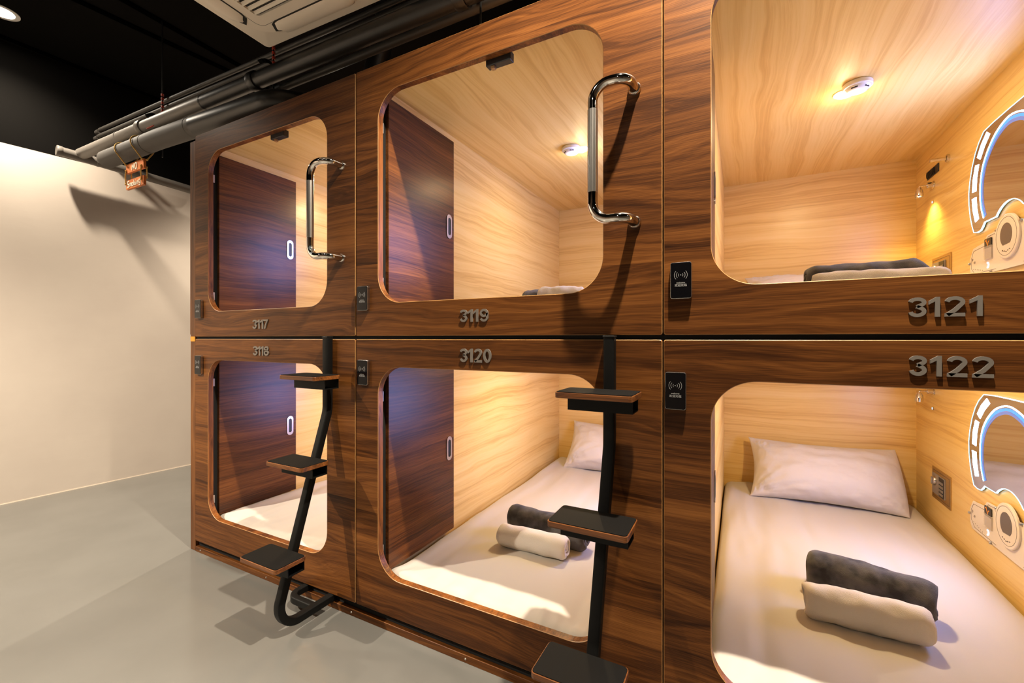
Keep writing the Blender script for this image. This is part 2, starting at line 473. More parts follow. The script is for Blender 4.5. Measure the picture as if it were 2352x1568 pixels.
def pull_bm(hy, hz, x):
    bm = bmesh.new()
    o = rrect(hy-0.0225, hy+0.0225, hz-0.062, hz+0.062, 0.0224, 8)
    i = rrect(hy-0.011, hy+0.011, hz-0.045, hz+0.045, 0.0109, 8)
    for lay, (x0, x1) in enumerate(((x, x+0.004),)):
        A = [bm.verts.new((x0, a, b)) for a, b in o]; B = [bm.verts.new((x1, a, b)) for a, b in o]
        Cc = [bm.verts.new((x1, a, b)) for a, b in i]; D = [bm.verts.new((x0+0.0006, a, b)) for a, b in i]
        n = len(o)
        for k in range(n):
            j = (k+1) % n
            bm.faces.new((A[k], A[j], B[j], B[k])); bm.faces.new((B[k], B[j], Cc[j], Cc[k])); bm.faces.new((Cc[k], Cc[j], D[j], D[k]))
        f = bm.faces.new(D); f.material_index = 1
    bmesh.ops.recalc_face_normals(bm, faces=bm.faces[:])
    return bm

POD = {}
def make_pod(k, row, number):
    r = ROWS[row]; z = r['z']
    place = {0: 'left end', 1: 'middle', 2: 'right end'}[k]
    t = thing('capsule_pod', 'walnut fronted sleeping pod %s, %s of the %s row' % (number, place, row), 'sleeping pod', (SEAM[k], 0, 0), group='sleeping pods in two rows')
    obj('front_panel', fascia(row), [M['walnut'], M['band'], M['bandline']], t)
    zi0, zi1 = z+0.075, z+1.162
    bm = bmesh.new(); box(bm, WX0-0.02, WX0, 0.03, DEPTH+0.02, zi0, zi1); obj('side_wall', bm, M['oak_y'], t)
    bm = bmesh.new(); box(bm, WX1, WX1+0.02, 0.03, DEPTH+0.02, zi0, zi1); obj('side_wall', bm, M['oak_y'], t)
    bm = bmesh.new(); box(bm, WX0, WX1, DEPTH, DEPTH+0.02, zi0, zi1); obj('back_wall', bm, M['oak_x'], t)
    bm = bmesh.new(); box(bm, WX0-0.02, WX1+0.02, 0.03, DEPTH+0.02, zi1, zi1+0.02); obj('ceiling_panel', bm, M['oak_c'], t)
    bm = bmesh.new(); box(bm, WX0-0.02, WX1+0.02, 0.03, DEPTH+0.02, zi0-0.02, zi0); obj('bed_base', bm, M['plywood'], t)
    # outer carcass behind the front panel: posts at both sides of the opening
    bm = bmesh.new()
    box(bm, 0.004, WX0-0.021, 0.029, 0.075, r['f0']+0.002, r['f1']-0.002)
    obj('side_post', bm, M['plywood'], t)
    bm = bmesh.new()
    box(bm, WX1+0.021, PW-0.004, 0.029, 0.075, r['f0']+0.002, r['f1']-0.002)
    obj('side_post', bm, M['plywood'], t)
    # door folded in against the left wall
    bm, hy, hz, hx = door_bm(row, k)
    d = obj('door', bm, M['walnut_y'], t)
    obj('door_pull', pull_bm(hy, hz, hx), [M['brushed'], M['black_plastic']], d, label='oval steel recessed pull')
    for hzz in (r['o0']+0.09, r['o1']-0.13):
        bm = bmesh.new(); box(bm, OX0-0.010, OX0-0.007, 0.0285, 0.040, hzz-0.022, hzz+0.022, 0, 0.001, 1)
        obj('hinge', bm, M['hinge'], d)
    bm = bmesh.new(); box(bm, WX0+0.0005, OX0-0.011, 0.0285, 0.0555, r['o0']-0.01, r['o1']+0.01); obj('door_gap_shade', bm, M['dark_gap'], t)  # black strip added to paint the shade in the gap beside the door
    if row == 'upper':
        bm = bmesh.new()
        cx = 0.695
        box(bm, cx-0.052, cx+0.052, 0.0285, 0.058, r['o1']-0.022, r['o1']+0.012, 0, 0.002, 1)
        l = obj('latch', bm, M['black_plastic'], t, label='black magnetic latch')
        bm = bmesh.new(); box(bm, cx-0.034, cx-0.018, 0.034, 0.05, r['o1']-0.032, r['o1']-0.021, 0, 0.001, 1)
        obj('latch_bolt', bm, M['bandline'], l)
    POD[(k, row)] = t
    return t
NUM = {(0, 'upper'): '3117', (0, 'lower'): '3118', (1, 'upper'): '3119', (1, 'lower'): '3120', (2, 'upper'): '3121', (2, 'lower'): '3122'}
for k in range(3):
    for row in ('upper', 'lower'):
        make_pod(k, row, NUM[(k, row)])

# black carcass backing that shows in the gaps between and below the fronts
bm = bmesh.new()
box(bm, SEAM[0], SEAM[2]+PW, 0.012, 0.028, 1.2135, 1.2275)
t = tag(obj('gap_filler', bm, M['dark_gap']), 'black filler strip in the gap between upper and lower pods', 'filler strip')
bm = bmesh.new()
box(bm, SEAM[0], SEAM[2]+PW, 0.022, 0.060, 0.0, 0.062)
tag(obj('plinth_recess', bm, M['dark_gap']), 'black recessed plinth behind the kick board under the pods', 'plinth')
t = thing('kick_board', 'low walnut kick board along the floor under the pods', 'kick board', (SEAM[0], 0, 0))
bm = bmesh.new(); box(bm, 0.0, 3*PW, 0.002, 0.02, 0.0, 0.029, 0, 0.001, 1); obj('board', bm, M['walnut'], t)
for i in range(7):
    bm = bmesh.new(); xx = 0.05+i*0.6
    lathe(bm, [(0.0, -0.001), (0.0035, -0.001), (0.0045, 0.002)], lambda x, y, h, xx=xx: (xx+x, h+0.001, 0.015+y), 10)
    obj('screw', bm, M['hinge'], t)
# end panel
t = thing('end_panel', 'tall narrow walnut end panel at the left of the pods', 'end panel', (SEAM[0], 0, 0))
bm = bmesh.new(); box(bm, -0.056, -0.004, 0.004, 2.2, 0.0, 2.352, 0, 0.002, 1); obj('upright', bm, M['walnut_z'], t)
bm = bmesh.new(); box(bm, -0.064, -0.0565, 0.006, 2.2, 1.24, 2.352); obj('facing', bm, M['walnut_z'], t)
bm = bmesh.new(); box(bm, -0.052, -0.006, 0.0015, 0.0039, 1.200, 1.228, 0); obj('tape_patch', bm, M['tape'], t, label='orange tape patch')
bm = bmesh.new(); box(bm, SEAM[0], SEAM[2]+PW, 0.03, 2.2, 2.336, 2.362)
tag(obj('roof_board', bm, M['plywood']), 'plywood board closing the pods from above, behind their top edge', 'board')
# far outer side
bm = bmesh.new(); box(bm, SEAM[2]+PW, SEAM[2]+PW+0.02, 0.004, 2.2, 0.0, 2.352)
tag(obj('side_panel', bm, M['walnut_z']), 'walnut side panel closing the right end of the pods', 'end panel')

# ---------------------------------------------------------------- room numbers
def digit_bm(ch, x0, x1, z0, z1, y0, y1):
    bm = bmesh.new(); w, h = x1-x0, z1-z0
    s = h*0.175
    fx = lambda a, b, d: (x0+a*w, d, z0+b*h)
    # draw in a frame of width w, height h (metres), stroke s
    F = lambda a, b, d: (x0+a, d, z0+b)
    if ch == '1':
        prism(bm, [(w-s*1.05, 0), (w, 0), (w, h), (w-s*0.75, h), (0, h*0.80), (0, h*0.62), (w-s*1.05, h*0.77)], F, y0, y1)
    elif ch == '7':
        prism(bm, [(w*0.18, 0), (w*0.18+s*1.1, 0), (w*0.62, h*0.45), (w, h-s*0.6), (w, h), (0, h), (0, h-s), (w*0.70, h-s), (w*0.36, h*0.42)], F, y0, y1)
    elif ch == '0':
        stroke(bm, arc2(w/2, h/2, w/2-s/2, h/2-s/2, 0, 345, 24), s, F, y0, y1, True)
    elif ch == '3':
        up = arc2(w*0.49, h*0.745, w*0.40-s*0.1, h*0.255-s/2, 172, -62, 14)
        lo = arc2(w*0.49, h*0.285, w*0.5-s/2, h*0.285-s/2, 66, -172, 16)
        stroke(bm, up+[(w*0.46, h*0.53)], s, F, y0, y1)
        stroke(bm, [(w*0.46, h*0.53)]+lo, s, F, y0, y1)
    elif ch == '2':
        up = arc2(w*0.5, h*0.715, w*0.5-s/2, h*0.285-s/2, 172, -34, 14)
        stroke(bm, up+[(w*0.52, h*0.33), (w*0.12, s*0.5)], s, F, y0, y1)
        prism(bm, [(0, 0), (w, 0), (w, s), (w*0.02, s)], F, y0, y1)
    elif ch == '8':
        stroke(bm, arc2(w/2, h*0.745, w*0.44-s/2, h*0.255-s/2, 0, 340, 18), s, F, y0, y1, True)
        stroke(bm, arc2(w/2, h*0.285, w/2-s/2, h*0.285-s/2, 0, 340, 20), s, F, y0, y1, True)
    elif ch == '9':
        stroke(bm, arc2(w/2, h*0.68, w/2-s/2, h*0.32-s/2, 0, 345, 20), s, F, y0, y1, True)
        stroke(bm, [(w-s/2, h*0.68)]+arc2(w*0.5, h*0.30, w/2-s/2, h*0.30-s/2, 0, -165, 12), s, F, y0, y1)
    return bm

NPOS = {'3117': (-2.217, -2.091, 1.2665, 1.3125, 0, (0, .27, .29, .46, .51, .68, .71, 1)), '3118': (-2.213, -2.086, 1.1305, 1.1775, 0, (0, .27, .29, .46, .49, .66, .71, 1)),
        '3119': (-.9345, -.812, 1.2785, 1.325, 1, (0, .26, .285, .455, .49, .65, .715, 1)), '3120': (-.9345, -.799, 1.1285, 1.179, 1, (0, .24, .255, .41, .46, .71, .755, 1)),
        '3121': (.3545, .482, 1.2675, 1.314, 2, (0, .255, .285, .44, .505, .775, .835, 1)), '3122': (.356, .500, 1.1285, 1.1765, 2, (0, .22, .26, .40, .465, .70, .76, 1))}
for n, (x0, x1, z0, z1, k, sp) in NPOS.items():
    row = 'upper' if int(n) % 2 else 'lower'
    t = thing('room_number', 'satin metal digits %s on the walnut front %s its opening' % (n, 'below' if row == 'upper' else 'above'), 'room number', (x0, 0, z0), group='pod numbers')
    for i, ch in enumerate(n):
        a, b = sp[2*i]*(x1-x0), sp[2*i+1]*(x1-x0)
        obj('digit', digit_bm(ch, a, b, 0, z1-z0, -0.005, 0.0), M['digit'], t)

# ---------------------------------------------------------------- card readers
def make_reader(x, z, w, h, label):
    t = thing('card_reader', label, 'card reader', (x, 0, z), group='black card readers')
    bm = bmesh.new(); prism(bm, rrect(0, w, 0, h, 0.006, 4), XZ, -0.014, 0.0, 0, 0.0012); obj('rim', bm, M['silver'], t)
    bm = bmesh.new(); prism(bm, rrect(0.0012, w-0.0012, 0.0012, h-0.0012, 0.005, 4), XZ, -0.0156, -0.0139, 0); obj('glass_face', bm, M['glass_black'], t)
    bm = bmesh.new()
    cx, cz = w*0.5, h*0.645
    for rr in (0.006, 0.0115, 0.017):
        for a in (0, 180):
            stroke(bm, arc2(cx, cz, rr*1.05, rr, a-42, a+42, 8), 0.0008, XZ, -0.0159, -0.0155)
    prism(bm, [(cx+p[0], cz+p[1]) for p in circ(0.0013, 8)], XZ, -0.0159, -0.0155)
    obj('signal_symbol', bm, M['print'], t)
    bm = text_bm('welcome', 0.008, lambda a, b, d: (cx+a, -0.0157-d*0.5, h*0.435+b), 0.0002, shear=0.25, width=0.023)
    obj('welcome_lettering', bm, M['print'], t)
    bm = text_bm('\u6b22\u8fce\u5149\u4e34', 0.008, lambda a, b, d: (cx+a, -0.0157-d*0.5, h*0.365+b), 0.0002, width=0.033)
    obj('greeting_lettering', bm, M['print'], t)
    return t
make_reader(-2.740, 1.331, 0.060, 0.104, 'black card reader at the left edge of pod 3117')
make_reader(-2.740, 1.015, 0.060, 0.106, 'black card reader at the left edge of pod 3118')
make_reader(-1.4615, 1.336, 0.060, 0.104, 'black card reader beside the seam, left of number 3119')
make_reader(-1.4615, 1.018, 0.060, 0.107, 'black card reader beside the seam, left of number 3120')
make_reader(-0.183, 1.333, 0.058, 0.106, 'black card reader left of the 3121 opening')
make_reader(-0.198, 1.009, 0.058, 0.109, 'black card reader left of the 3122 opening')

# ---------------------------------------------------------------- grab handles
def make_handle(k, label):
    t = thing('grab_handle', label, 'grab handle', (SEAM[k], 0, 0), group='chrome grab handles')
    xe, xb, yo, zt, zb = 1.196, 1.087, -0.080, 1.984, 1.574
    pts = [(xe, 0.0, zt), (xe-0.004, yo, zt), (xb, yo, zt), (xb, yo, zb), (xe-0.004, yo, zb), (xe, 0.0, zb)]
    bm = bmesh.new(); sweep(bm, fillet(pts, [0.05, 0.055, 0.055, 0.05], 10), circ(0.0152, 20)); obj('bar', bm, M['chrome'], t, 60)
    bm = bmesh.new(); sweep(bm, [(xb, yo, zt-0.075), (xb, yo, zb+0.085)], circ(0.0156, 20)); obj('grip_sleeve', bm, M['brushed'], t, 60, label='brushed grip section')
    for zz in (zt, zb):
        bm = bmesh.new()
        lathe(bm, [(0.0, -0.010), (0.0165, -0.010), (0.019, -0.007), (0.020, 0.0)], lambda x, y, h, zz=zz: (xe+x, h, zz+y), 24)
        obj('mounting_flange', bm, M['chrome'], t, 40)
make_handle(0, 'chrome grab handle beside the far upper opening 3117')
make_handle(1, 'large chrome grab handle beside the middle upper opening 3119')

# ---------------------------------------------------------------- bunk ladders
def sqprof(w, d, r=0.005):
    return rrect(-w/2, w/2, -d/2, d/2, r, 3)

def make_ladder(k, label):
    xc = SEAM[k]+1.123
    t = thing('bunk_ladder', label, 'ladder', (xc, 0, 0), group='black step ladders on the pod fronts')
    sl = 0.307
    zc = 0.895
    yb = -0.018 - sl*(zc-0.047)
    pole = [(0, -0.018, 1.222), (0, -0.018, zc), (0, yb, 0.0465), (0, 0.017, 0.0465)]
    bm = bmesh.new()
    sweep(bm, fillet(pole, [0.16, 0.085], 12), sqprof(0.034, 0.0315), ref=(1, 0, 0))
    obj('pole', bm, M['black_metal'], t, 35)
    bm = bmesh.new(); box(bm, -0.018, 0.018, -0.0355, -0.001, 1.2215, 1.2255, 0, 0.001, 1); obj('end_cap', bm, M['black_plastic'], t)
    bm = bmesh.new()
    sweep(bm, fillet([(0.0, -0.085, 0.046), (-0.172, -0.085, 0.046), (-0.172, 0.017, 0.046)], 0.055, 10), sqprof(0.030, 0.030), ref=(0, 0, 1))
    obj('foot', bm, M['black_metal'], t, 35)
    for zt in (1.060, 0.702, 0.348):
        yp = -0.018 if zt > zc else -0.018 - sl*(zc-zt)
        yb_ = yp-0.017           # front face of the pole
        w, d = 0.228, 0.132
        xo = -0.012
        y0, y1 = yb_-d, yb_+0.002
        bm = bmesh.new()
        prism(bm, rrect(xo-w/2, xo+w/2, y0, y1, 0.012, 5), XY, zt-0.018, zt-0.0015, 0, 0.0012)
        s = obj('step', bm, M['step_edge'], t)
        bm = bmesh.new()
        prism(bm, rrect(xo-w/2+0.003, xo+w/2-0.003, y0+0.003, y1-0.003, 0.011, 5), XY, zt-0.002, zt+0.0006, 0)
        obj('grip_pad', bm, M['grip'], s, label='black rubber grip pad')
        bm = bmesh.new()
        # hollow rectangular tube under the tread
        bx0, bx1 = xo-w/2+0.020, xo+w/2-0.012
        by0, by1, bz0, bz1 = yb_-0.072, yb_+0.001, zt-0.060, zt-0.0185
        prof = [(by0, bz0), (by1, bz0), (by1, bz1), (by0, bz1)]
        inn = [(by0+.003, bz0+.003), (by1-.003, bz0+.003), (by1-.003, bz1-.003), (by0+.003, bz1-.003)]
        A = [[bm.verts.new((x, p[0], p[1])) for p in q] for x in (bx0, bx1) for q in (prof, inn)]
        for i in range(4):
            j = (i+1) % 4
            bm.faces.new((A[0][i], A[0][j], A[2][j], A[2][i])); bm.faces.new((A[1][i], A[1][j], A[3][j], A[3][i]))
            bm.faces.new((A[0][i], A[0][j], A[1][j], A[1][i])); bm.faces.new((A[2][i], A[2][j], A[3][j], A[3][i]))
        bmesh.ops.recalc_face_normals(bm, faces=bm.faces[:])
        obj('bracket', bm, M['black_metal'], s)
make_ladder(0, 'black pole ladder in front of pod 3118, the far one with its foot on show')
make_ladder(1, 'black pole ladder in front of pod 3120, the near one')

# ---------------------------------------------------------------- bedding
def make_mattress(k, row, label):
    z = ROWS[row]['z']; s = SEAM[k]
    x0, x1, y0, y1 = 0.112 if k != 2 else 0.106, WX1-0.006, 0.034, DEPTH-0.012
    top, rr = 0.206, 0.05
    seed = k*7.3 + (3.1 if row == 'upper' else 0)
    bm = bmesh.new()
    def axis(a, b, n):
        out = []
        for i in range(n+1):
            u = i/n
            e = 0.5-0.5*math.cos(math.pi*u)
            out.append(a+(b-a)*(0.55*e+0.45*u))
        return out
    nx, ny = (70, 130) if row == 'lower' else (24, 40)
    xs, ys = axis(x0, x1, nx), axis(y0, y1, ny)
    V = []
    for y in ys:
        line = []
        for x in xs:
            dx = min(x-x0, x1-x); dy = min(y-y0, y1-y)
            if dx < rr and dy < rr:
                d = rr-math.hypot(rr-dx, rr-dy)
            else:
                d = min(dx, dy)
            d = max(0.0, d)
            zz = top
            if d < rr: zz -= rr-math.sqrt(max(0, rr*rr-(rr-d)**2))
            # sheet wrinkles: soft folds over the top, gathers near the ends
            p = Vector((x*1.6+seed, y*0.8, seed))
            zz += 0.014*noise.noise(p*1.3)
            w = noise.noise(Vector((x*9+seed, y*2.2+0.6*x, 1.7)))
            zz += 0.007*w + 0.004*noise.noise(Vector((x*21+seed, y*5+x*4, 8.8)))
            f = max(0, 1-(y-y0)/0.30)
            zz += f*f*0.022*noise.noise(Vector((x*13+seed, y*9, 4.1)))
            zz += max(0, 1-abs(y-y0-0.06)/0.10)*0.006*math.sin(x*150+3*noise.noise(Vector((x*8, y*8, 2))))*(0.4+0.6*noise.noise(Vector((x*3, seed, 9))))
            g = max(0, 1-(x-x0)/0.16)
            zz += g*0.018*noise.noise(Vector((x*14, y*3.4+seed, 5.5)))
            line.append(bm.verts.new((x, y, zz)))
        V.append(line)
    for j in range(ny):
        for i in range(nx):
            bm.faces.new((V[j][i], V[j][i+1], V[j+1][i+1], V[j+1][i]))
    rim = [V[0][i] for i in range(nx+1)] + [V[j][nx] for j in range(1, ny+1)] + [V[ny][i] for i in range(nx-1, -1, -1)] + [V[j][0] for j in range(ny-1, 0, -1)]
    low = [bm.verts.new((v.co.x, v.co.y, 0.0765)) for v in rim]
    for i in range(len(rim)):
        j = (i+1) % len(rim)
        bm.faces.new((rim[j], rim[i], low[i], low[j]))
    bm.faces.new(low)
    bmesh.ops.recalc_face_normals(bm, faces=bm.faces[:])
    o = obj('mattress', bm, M['sheet'], None, 180)
    o.location = (s, 0, z)
    tag(o, label, 'mattress', 'sheeted mattresses in the pods')
make_mattress(0, 'lower', 'white sheeted mattress in pod 3118 behind the far ladder')
make_mattress(1, 'lower', 'white sheeted mattress in pod 3120 behind the near ladder')
make_mattress(2, 'lower', 'large white sheeted mattress in the open pod 3122')
make_mattress(0, 'upper', 'white sheeted mattress in the far upper pod 3117')
make_mattress(1, 'upper', 'white sheeted mattress in the upper pod 3119')
make_mattress(2, 'upper', 'white sheeted mattress in the upper pod 3121')

def make_pillow(loc, tilt, W, H, T, label, seed):
    bm = bmesh.new(); n, mm = 56, 32
    def P(a, b, side):
        x = W/2*a*(1-0.075*(1-b*b)*(1 if a < 0 else -0.3))
        y = H/2*b*(1-0.11*(1-a*a))
        t = T*max(0, (1-abs(a)**3.0))**0.6*max(0, (1-abs(b)**2.4))**0.6
        t *= 1-0.22*b
        edge = max(abs(a), abs(b))
        w = 0.0
        # creases that run in from the corners and the pinched left side
        ca = math.atan2(b+0.9, a+1.05)
        w += 0.036*noise.noise(Vector((ca*7, seed, edge*2)))*max(0, 1-math.hypot(a+1, b+0.9)/1.1)
        w += 0.030*noise.noise(Vector((math.atan2(b-0.9, a+1)*8, seed+3, edge)))*max(0, 1-math.hypot(a+1, b-0.9)/1.0)
        w += 0.034*noise.noise(Vector((math.atan2(b+0.8, a-1)*8, seed+6, edge)))*max(0, 1-math.hypot(a-1, b+0.9)/0.8)
        w += 0.012*noise.noise(Vector((a*4+b*2+seed, b*5, 1.0)))+0.006*noise.noise(Vector((a*15+b*9, b*6-a*6, seed)))
        t += w*min(1, (1-edge)*6)
        return Vector((x, y, t if side else -t*0.75))
    g = {}
    for side in (1, 0):
        for j in range(mm+1):
            for i in range(n+1):
                a, b = math.sin(math.pi/2*(2*i/n-1)), math.sin(math.pi/2*(2*j/mm-1))
                rimv = i in (0, n) or j in (0, mm)
                if rimv and not side: g[(0, i, j)] = g[(1, i, j)]
                else: g[(side, i, j)] = bm.verts.new(P(a, b, side))
        for j in range(mm):
            for i in range(n):
                q = [g[(side, i, j)], g[(side, i+1, j)], g[(side, i+1, j+1)], g[(side, i, j+1)]]
                bm.faces.new(q if side else q[::-1])
    o = obj('pillow', bm, M['pillowcase'], None, 180)
    o.location = loc; o.rotation_euler = tilt
    return tag(o, label, 'pillow', 'white pillows')
make_pillow((0.445, 1.955, 0.372), (R(53), 0, R(1.5)), 0.79, 0.41, 0.125, 'white pillow propped on the back wall of pod 3122', 1.0)
make_pillow((0.445-1.2795, 1.955, 0.372), (R(53), 0, R(-1)), 0.79, 0.41, 0.125, 'white pillow half hidden by the near ladder in pod 3120', 5.0)
make_pillow((0.42, 1.93, 1.515), (R(38), 0, R(0)), 0.79, 0.40, 0.080, 'white pillow at the back of the upper pod 3121', 9.0)

def make_roll(name, m, a, b, ry, rz, zb, turns, label, cat, seed, th):
    """a rolled cloth lying from a to b (x, y); spiral section, loose outer flap"""
    a = Vector((a[0], a[1], 0)); b = Vector((b[0], b[1], 0))
    ax = (b-a).normalized(); L = (b-a).length
    per = Vector((-ax.y, ax.x, 0))
    NT = int(turns*26); nl = 44
    bm = bmesh.new(); G = []
    for i in range(nl+1):
        u = i/nl
        row = []
        for q in range(NT+1):
            f = q/NT
            ang = 2*math.pi*turns*(f-1) + R(-118)
            rad = 0.16+0.84*f
            col = []
            for lay in (0, 1):
                rr_ = rad - (0 if lay else th)
                e = min(u, 1-u)
                end = 1-(0.06+0.20*f*f)*max(0, 1-e/0.085)**2.2
                wob = 1+0.11*noise.noise(Vector((u*5+seed, math.cos(ang)*1.3, math.sin(ang)*1.3)))+0.045*noise.noise(Vector((u*12+seed, math.cos(ang)*3, math.sin(ang)*3)))
                yy = ry*rr_*math.cos(ang)*wob*end; zz = rz*rr_*math.sin(ang)*wob*end
                zz = max(zz, -rz*0.92)
                stag = 0.012*noise.noise(Vector((f*9, seed, 1.0 if u > 0.5 else 7.0))) - 0.010*(1-f)
                uu = u*L + (stag if u > 0.5 else -stag)*max(0, 1-e/0.12)
                col.append(bm.verts.new(a+ax*uu+per*yy+Vector((0, 0, zb+rz*0.92+zz))))
            row.append(col)
        G.append(row)
    for i in range(nl):
        for q in range(NT):
            for lay in (0, 1):
                bm.faces.new((G[i][q][lay], G[i+1][q][lay], G[i+1][q+1][lay], G[i][q+1][lay]))
        for q in (0, NT):
            bm.faces.new((G[i][q][0], G[i][q][1], G[i+1][q][1], G[i+1][q][0]))
    for i in (0, nl):
        for q in range(NT):
            bm.faces.new((G[i][q][0], G[i][q+1][0], G[i][q+1][1], G[i][q][1]))
    bmesh.ops.recalc_face_normals(bm, faces=bm.faces[:])
    return tag(obj(name, bm, m, None, 180), label, cat)
zl = 0.207; zu = zl+DZ
make_roll('rolled_towel', M['towel'], (0.205, 0.552), (0.556, 0.548), 0.062, 0.066, zl, 3.2, 'rolled white towel lying on the bed of pod 3122', 'towel', 2.0, 0.20)
make_roll('rolled_blanket', M['blanket'], (0.245, 0.800), (0.618, 0.705), 0.086, 0.080, zl, 2.6, 'rolled grey blanket behind the white towel in pod 3122', 'blanket', 6.0, 0.24)
make_roll('rolled_towel', M['towel'], (-1.048, 0.512), (-0.700, 0.520), 0.056, 0.056, zl, 3.2, 'rolled white towel beside the near ladder in pod 3120', 'towel', 11.0, 0.20)
make_roll('rolled_blanket', M['blanket'], (-1.072, 0.672), (-0.640, 0.640), 0.066, 0.078, zl, 2.6, 'rolled grey blanket partly covered by the middle ladder step, pod 3120', 'blanket', 15.0, 0.24)
make_roll('rolled_towel', M['towel'], (0.232, 0.560), (0.605, 0.575), 0.056, 0.054, zu, 3.2, 'white towel roll peeking over the sill of pod 3121', 'towel', 21.0, 0.20)
make_roll('rolled_blanket', M['blanket'], (0.225, 0.700), (0.585, 0.715), 0.078, 0.080, zu, 2.6, 'grey blanket roll peeking over the sill of pod 3121', 'blanket', 25.0, 0.24)
make_roll('rolled_towel', M['towel'], (-0.90, 0.640), (-0.68, 0.700), 0.062, 0.064, zu, 3.2, 'white towel roll just above the sill of pod 3119', 'towel', 31.0, 0.20)
make_roll('rolled_blanket', M['blanket'], (-1.06, 0.800), (-0.75, 0.840), 0.070, 0.070, zu, 2.6, 'grey blanket roll just above the sill of pod 3119', 'blanket', 35.0, 0.24)

# ---------------------------------------------------------------- lamps and detectors in the pods
def spotlamp(name, loc, energy, col, radius, typ='POINT', rot=(0, 0, 0), size=R(100), blend=0.5):
    ld = bpy.data.lights.new(name, typ); ld.energy = energy; ld.color = col; ld.shadow_soft_size = radius
    if typ == 'SPOT': ld.spot_size = size; ld.spot_blend = blend
    o = bpy.data.objects.new(name, ld); o.location = loc; o.rotation_euler = rot
    link(o); return o

def disc_lamp(name, loc, energy, col, size):
    ld = bpy.data.lights.new(name, 'AREA'); ld.shape = 'DISK'; ld.size = size; ld.energy = energy; ld.color = col
    o = bpy.data.objects.new(name, ld); o.location = loc
    link(o); return o

def make_pod_light(x, y, zc, label):
    t = thing('pod_light', label, 'ceiling light', (x, y, zc), group='small round pod lights')
    dn = lambda a, b, h: (a, b, h)
    bm = bmesh.new(); lathe(bm, [(0.0, 0.0), (0.043, 0.0), (0.043, -0.004), (0.034, -0.010), (0.031, -0.010)], dn, 32, cap=False); obj('trim_ring', bm, M['white_plastic'], t, 40)
    bm = bmesh.new(); lathe(bm, [(0.031, -0.009), (0.026, -0.0125), (0.0, -0.014)], dn, 32, cap=False); obj('lens', bm, M['warm_lens'], t, 60, label='glowing lens')

def make_detector(x, y, zc, label, rot):
    t = thing('smoke_detector', label, 'smoke detector', (x, y, zc), (0, 0, rot), group='white smoke detectors')
    dn = lambda a, b, h: (a, b, h)
    bm = bmesh.new(); lathe(bm, [(0.0, 0.0), (0.049, 0.0), (0.049, -0.003), (0.053, -0.004), (0.053, -0.018), (0.050, -0.021), (0.044, -0.022)], dn, 40, cap=False); obj('base', bm, M['white_plastic'], t, 35)
    bm = bmesh.new(); lathe(bm, [(0.046, -0.0215), (0.042, -0.027), (0.036, -0.034), (0.030, -0.036), (0.0, -0.037)], dn, 40, cap=False); obj('cap', bm, M['white_plastic'], t, 35)
    for i in range(5):
        a = i*2*math.pi/5
        bm = bmesh.new()
        pts = [((0.0405)*math.cos(a+q*0.30), (0.0405)*math.sin(a+q*0.30)) for q in (-1, -0.5, 0, 0.5, 1)] + [((0.038)*math.cos(a+q*0.30), (0.038)*math.sin(a+q*0.30)) for q in (1, 0.5, 0, -0.5, -1)]
        A = [bm.verts.new((p[0]*(1.06 if j < 5 else 1.02), p[1]*(1.06 if j < 5 else 1.02), -0.0245 if j < 5 else -0.0325)) for j, p in enumerate(pts)]
        bm.faces.new(A)
        ex = bmesh.ops.extrude_face_region(bm, geom=bm.faces[:])
        for v in [g for g in ex['geom'] if isinstance(g, bmesh.types.BMVert)]:
            v.co.x *= 0.94; v.co.y *= 0.94
        bmesh.ops.recalc_face_normals(bm, faces=bm.faces[:])
        obj('vent_slot', bm, M['black_plastic'], t)

WARM = (1.0, 0.73, 0.38)
COOL = (0.29, 0.39, 1.0)
P_POD = 8.0; P_GLOW = 1.2
for k in range(3):
    for row in ('upper', 'lower'):
        zc = ROWS[row]['z']+1.162
        lx = {0: SEAM[0]+0.665, 1: -0.818, 2: 0.412}[k]; ly = 1.055
        n = NUM[(k, row)]
        make_pod_light(lx, ly, zc, 'small round ceiling light in pod %s' % n + (' beside the smoke detector' if row == 'upper' and k else ''))
        disc_lamp('pod_lamp', (lx, ly, zc-0.018), P_POD, WARM, 0.06)
        spotlamp('pod_lamp_glow', (lx, ly, zc-0.075), P_GLOW, WARM, 0.03)
make_detector(-0.862, 1.012, DZ+1.162, 'white smoke detector on the ceiling of pod 3119', R(150))
make_detector(0.445, 0.985, DZ+1.162, 'white smoke detector on the ceiling of pod 3121', R(100))

# ---------------------------------------------------------------- light mirrors, panels, safes on the right walls
YC = 1.083                     # centre line of mirror and panel (y)
CZ = 0.472
def mirror_outline():
    half = [(0.0, 0.979), (0.12, 0.978), (0.205, 0.973), (0.250, 0.941), (0.283, 0.905), (0.315, 0.850), (0.335, 0.795), (0.347, 0.740), (0.345, 0.685), (0.332, 0.626), (0.315, 0.580), (0.297, 0.546), (0.265, 0.540), (0.234, 0.542), (0.215, 0.554), (0.198, 0.571), (0.150, 0.571), (0.100, 0.571)]
    cz, r = CZ, 0.141
    a0 = math.acos(0.100/r)
    for i in range(1, 9):
        a = a0 + (math.pi/2-a0)*i/8
        half.append((r*math.cos(a), cz+r*math.sin(a)))
    left = [(YC+d, z) for d, z in half]
    right = [(YC-d, z) for d, z in half[::-1]][1:-1]
    return left+right
ARC = [(-0.204, 0.593), (-0.226, 0.643), (-0.235, 0.692), (-0.234, 0.745), (-0.221, 0.800), (-0.195, 0.845), (-0.150, 0.890), (-0.09, 0.927), (0, 0.947)]
